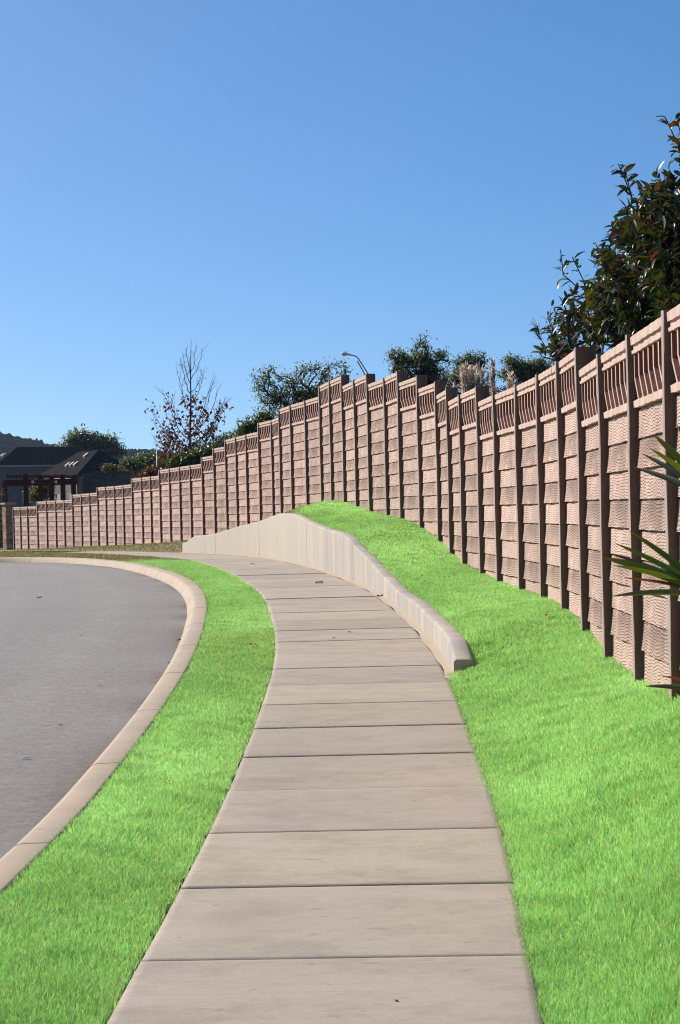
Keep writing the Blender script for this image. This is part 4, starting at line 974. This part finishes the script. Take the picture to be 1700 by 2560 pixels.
def hip_house(label, Cx, a, b_, s1_, s2_, eave, rise, g, name='house', ov=.4, vents=(), wins=(), ridge_dir=0):
    """hip roof on a rectangle with near corner C, side directions a (left) and b (right), lengths s1_, s2_"""
    Cx = np.array(Cx, float); a = np.array(a, float); a /= np.linalg.norm(a); b_ = np.array(b_, float); b_ /= np.linalg.norm(b_)
    root = empty(name, (Cx[0], Cx[1], g), label, 'house'); o = np.array(root.location)
    def P(u, v, z): q = Cx + a * u + b_ * v; return np.array([q[0] - o[0], q[1] - o[1], z - g])
    m = min(s1_, s2_) / 2
    if s1_ < s2_: r0, r1 = (m, m), (m, s2_ - m)
    else: r0, r1 = (m, m), (s1_ - m, m)
    mb = MB(); E = [P(-ov, -ov, eave), P(-ov, s2_ + ov, eave), P(s1_ + ov, s2_ + ov, eave), P(s1_ + ov, -ov, eave), P(*r0, eave + rise), P(*r1, eave + rise)]
    if s1_ < s2_: F = [(0, 1, 5, 4), (1, 2, 5), (2, 3, 4, 5), (3, 0, 4)]
    else: F = [(0, 1, 4), (1, 2, 5, 4), (2, 3, 5), (3, 0, 4, 5)]
    mb.add(E, F + [(3, 2, 1, 0)]); rf = mb.build('roof', M['shingle'], root)
    mb = MB(); q = [P(0, 0, g), P(0, s2_, g), P(s1_, s2_, g), P(s1_, 0, g)]; t = [p + [0, 0, eave - g - .01] for p in q]; mb.add(q + t, [(0, 1, 5, 4), (1, 2, 6, 5), (2, 3, 7, 6), (3, 0, 4, 7)]); mb.build('wall', M['stucco'], root)
    mb = MB()
    for i in range(4):
        p, r = E[i], E[(i + 1) % 4]; dn = np.array([0, 0, -.2]); up = np.array([0, 0, -.012]); ctr = (E[0] + E[2]) / 2; out = lambda v: v + (v - ctr) * np.array([.003, .003, 0])
        mb.add([out(p) + up, out(r) + up, out(r) + dn, out(p) + dn], [(0, 3, 2, 1)])
    mb.build('fascia', M['fascia'], root)
    for (u, v, side) in vents:
        # box vents sitting on the left slope
        frac = (v + ov) / (m + ov); z = eave + rise * frac; p = P(u, v, z); vb = MB()
        A3 = np.r_[a, 0]; N3 = np.r_[b_, 0] * 1.0
        q = [p + A3 * x * .26 + N3 * y * .24 + [0, 0, zz + y * rise / (m + ov) * .24] for zz in (-.02, .22) for x, y in ((-1, -1), (1, -1), (1, 1), (-1, 1))]
        q[4:] = [qq + N3 * -.05 for qq in q[4:]]
        vb.add(q, [(0, 1, 2, 3)[::-1], (4, 5, 6, 7), (0, 1, 5, 4), (1, 2, 6, 5), (2, 3, 7, 6), (3, 0, 4, 7)]); vb.build('roof_vent', M['vent'], rf, bevel=.03)
    for (side, t0, t1, z0, z1) in wins:
        Q = (lambda t, z, k: P(t, -k, z)) if side == 'a' else (lambda t, z, k: P(-k, t, z))
        fm = MB(); fw = .08
        for (ta, tb, za, zb) in ((t0, t1, z1 - fw, z1), (t0, t1, z0, z0 + fw), (t0, t0 + fw, z0 + fw, z1 - fw), (t1 - fw, t1, z0 + fw, z1 - fw)):
            V = [Q(ta, za, .0), Q(tb, za, .0), Q(tb, zb, .0), Q(ta, zb, .0), Q(ta, za, .05), Q(tb, za, .05), Q(tb, zb, .05), Q(ta, zb, .05)]
            fm.add(V, [(0, 3, 2, 1), (4, 5, 6, 7), (0, 1, 5, 4), (1, 2, 6, 5), (2, 3, 7, 6), (3, 0, 4, 7)])
        w_ = fm.build('window', M['fascia'], root)
        pn = MB(); pn.add([Q(t0 + fw, z0 + fw, .02), Q(t1 - fw, z0 + fw, .02), Q(t1 - fw, z1 - fw, .02), Q(t0 + fw, z1 - fw, .02)], [(0, 1, 2, 3)]); pn.build('pane', M['pane'], w_)
# near house: steep hip with its lit slope to the left
e1 = at(192, 1192, 240); a1 = at(249, 1125, 245).z
hip_house('low house with a dark shingled hip roof, four roof vents on its lit left slope', (e1.x, 240), (-.423, .906), (.906, .423), 13.5, 7.2, e1.z, a1 - e1.z, float(gz(240)) - .4, ov=.3,
          vents=[(4.6, 1.5, 0), (5.9, 1.5, 0), (7.2, 1.5, 0), (5.0, 2.75, 0)], wins=[('a', 1.2, 2.6, 2.6, 4.2), ('a', 5.2, 6.6, 2.6, 4.2), ('b', 1.0, 2.6, 2.5, 4.2), ('b', 4.0, 5.6, 2.5, 4.2)])
e2 = at(22, 1163, 290); r2 = at(90, 1117, 295).z
hip_house('longer house with a broad black hipped roof behind the house with four roof vents', (at(-8, 1163, 290).x, 290), (-.35, .937), (.937, .35), 6.6, 14, e2.z, r2 - e2.z, float(gz(290)) - .4, ov=.3,
          vents=[(3.0, 1.6, 0), (4.3, 1.6, 0)], wins=[('b', 3, 5, 3.6, 5.2), ('b', 7, 9, 3.6, 5.2), ('a', 2, 3.6, 3.6, 5.2)])
def stone_block():
    d = 128; a = at(205, 1190, d); c = at(325, 1180, d); g = float(gz(d)) - .4; b = ((a.x + c.x) / 2, d, g); hw = (c.x - a.x) / 2
    root = empty('stone_outbuilding', b, 'grey stone outbuilding block in shade, right of the red pergola', 'outbuilding')
    mb = MB(); mb.box(-hw, hw, 0, 2.4, 0, at(260, 1184, d).z - g); mb.build('wall', M['stone_grey'], root, bevel=.02)
    mb = MB(); mb.box(-hw * .55, hw + .05, -.05, 2.5, at(260, 1184, d).z - g + .003, at(260, 1179, d).z - g); mb.build('coping', M['stone_grey'], root, bevel=.02)
M['stone_grey'] = m_noise('grey_stone', (.15, .13, .11), (.09, .08, .07), 1.6, .9, .02)
stone_block()
# far hill covered in trees, and the far wood
def hill():
    xs = np.linspace(-520, 620, 420); ys = np.linspace(900, 1900, 150); X, Y = np.meshgrid(xs, ys, indexing='ij'); Yn = (Y - 900) / 600
    px = 850 + X / 1500 * FPX
    ridge = np.interp(px, [-1500, -400, 0, 50, 125, 220, 320, 420, 520, 700, 1200, 2500], [1056, 1068, 1088, 1102, 1121, 1135, 1139, 1147, 1164, 1194, 1214, 1219])
    hz = (1292 - ridge) / FPX * 1500 + 6
    rr = np.random.default_rng(5); n = rr.normal(0, 1, X.shape)
    Z = hz * np.sin(np.clip(Yn, 0, 1.5) * np.pi / 2) ** 1.2 - 4 + np.abs(n) * 1.7 * np.clip(Yn * 3, 0, 1)
    X = X + rr.normal(0, .8, X.shape); Y = Y + rr.normal(0, 2, X.shape)
    tag(npmesh('hill', np.c_[X.ravel(), Y.ravel(), Z.ravel()], grid_faces(len(xs), len(ys))[:, ::-1], M['hill']), kind='structure')
M['hill'] = m_noise('wooded_hill', (.016, .021, .016), (.007, .009, .008), .06, .95, 1.5, 0)
hill()

# ---------------------------------------------------------------- litter
def leaf_litter(label, px, py, d, size, col, on, cat='leaf', seed=0, name='fallen_leaf', rz=0., grp=None, lift=0):
    rr = np.random.default_rng(seed); z = float(gz(d)) + on; p = at(px, py, d); mb = MB(); V = []; F = []
    n = 7
    for k in range(n):
        f = k / (n - 1); w = size * .32 * math.sin(math.pi * min(.97, f * .92 + .06)); h = .18 * size * (math.sin(f * 3.0) + .4 * f)
        V += [(size * (f - .5), -w, h * .6 + .2 * w), (size * (f - .5), 0, h * .35 + .002), (size * (f - .5), w, h * .7 + .3 * w)]
        if k: i = 3 * k; F += [(i - 3, i - 2, i + 1, i), (i - 2, i - 1, i + 2, i + 1)]
    mb.add(V, F); key = 'litter' + str(col)
    if key not in M: M[key] = m_noise('dry_leaf', col, tuple(c * .6 for c in col), 30, .8, 0)
    o = mb.build(name, M[key]); o.location = (p.x, d, z + .003); o.rotation_euler = (0, 0, rz); return tag(o, label, cat, grp)
BR = (.09, .04, .025); DK = (.03, .02, .015)
def gd(px, py, drop=0.0):
    """distance at which the ray of a pixel meets the walk (or the road, drop below it)"""
    d = np.linspace(7, 58, 5000); zz = np.array([at(px, py, q).z for q in d]); i = np.where(zz <= gz(d) - drop)[0]; return float(d[i[0]]) if len(i) else 58.
for lab, px, py, size, col, drop in (('curled brown leaf lying at the foot of the retaining wall', 950, 1492, .13, BR, 0), ('brown leaf lying mid-sidewalk level with the tallest part of the wall', 798, 1459, .15, BR, 0),
        ('tiny dark leaf on the sidewalk far beyond the wall crest leaf', 632, 1412, .10, DK, 0), ('small dark leaf on the sidewalk just beyond the second of the paired specks', 873, 1581, .06, DK, 0),
        ('small dark speck of leaf on the mid sidewalk, nearest the grass strip', 834, 1597, .05, DK, 0), ('dark curled leaf on the nearest sidewalk slab at the picture bottom', 990, 2505, .024, DK, 0),
        ('dark leaf lying alone on the far road surface', 98, 1496, .11, DK, .13), ('reddish brown leaf on the road against the curb foot at its tightest bend', 449, 1603, .09, BR, .13),
        ('small brown leaf on the road close to the curb, nearer than the reddish one', 424, 1659, .07, BR, .13), ('small dark speck in the middle of the road', 249, 1715, .045, DK, .13),
        ('pale flattened scrap lying on the near road', 63, 1898, .075, (.55, .53, .52), .13), ('dark dry stalk lying on the road below the middle speck', 150, 1814, .05, DK, .13), ('small dark crumb on the road left of the curb bend', 205, 1590, .045, DK, .13)):
    d = gd(px, py, drop); leaf_litter(lab, px, py, d, size, col, -drop, 'scrap' if 'scrap' in lab else 'leaf', name='paper_scrap' if 'scrap' in lab else 'fallen_leaf', rz=px * .7)
for lab, px, py in (('orange dry leaf lying on the grass bank below the fence', 1364, 1554), ('yellow dry leaf on the grass strip beside the curb bend', 635, 1623)):
    if px > 1000:
        best = None
        Gc = BANK.reshape(-1, 3)
    else: Gc = VERGE.reshape(-1, 3)
    dd = Gc - np.array(camo.location); a_ = dd[:, 0] / dd[:, 1]; e_ = dd[:, 2] / dd[:, 1]; q = at(px, py, 1.0); i = int(np.argmin((a_ - q.x) ** 2 + (e_ - (q.z - EYE)) ** 2)); g = Gc[i]
    o = leaf_litter(lab, px, py, g[1], .10, (.5, .22, .08), 0, rz=1.0); o.location = (g[0], g[1], g[2] + .04)

# ---------------------------------------------------------------- air
hz_ = MB(); hz_.box(-700, 800, -30, 2000, -6, 90); hm = bpy.data.materials.new('haze_air'); hm.use_nodes = True; ht = hm.node_tree
ht.nodes.remove(ht.nodes['Principled BSDF']); pv = ht.nodes.new('ShaderNodeVolumePrincipled'); pv.inputs['Color'].default_value = (.55, .72, 1, 1); pv.inputs['Density'].default_value = .00007; pv.inputs['Anisotropy'].default_value = 0
ht.links.new(pv.outputs[0], ht.nodes['Material Output'].inputs['Volume'])
tag(hz_.build('haze', hm), kind='stuff')
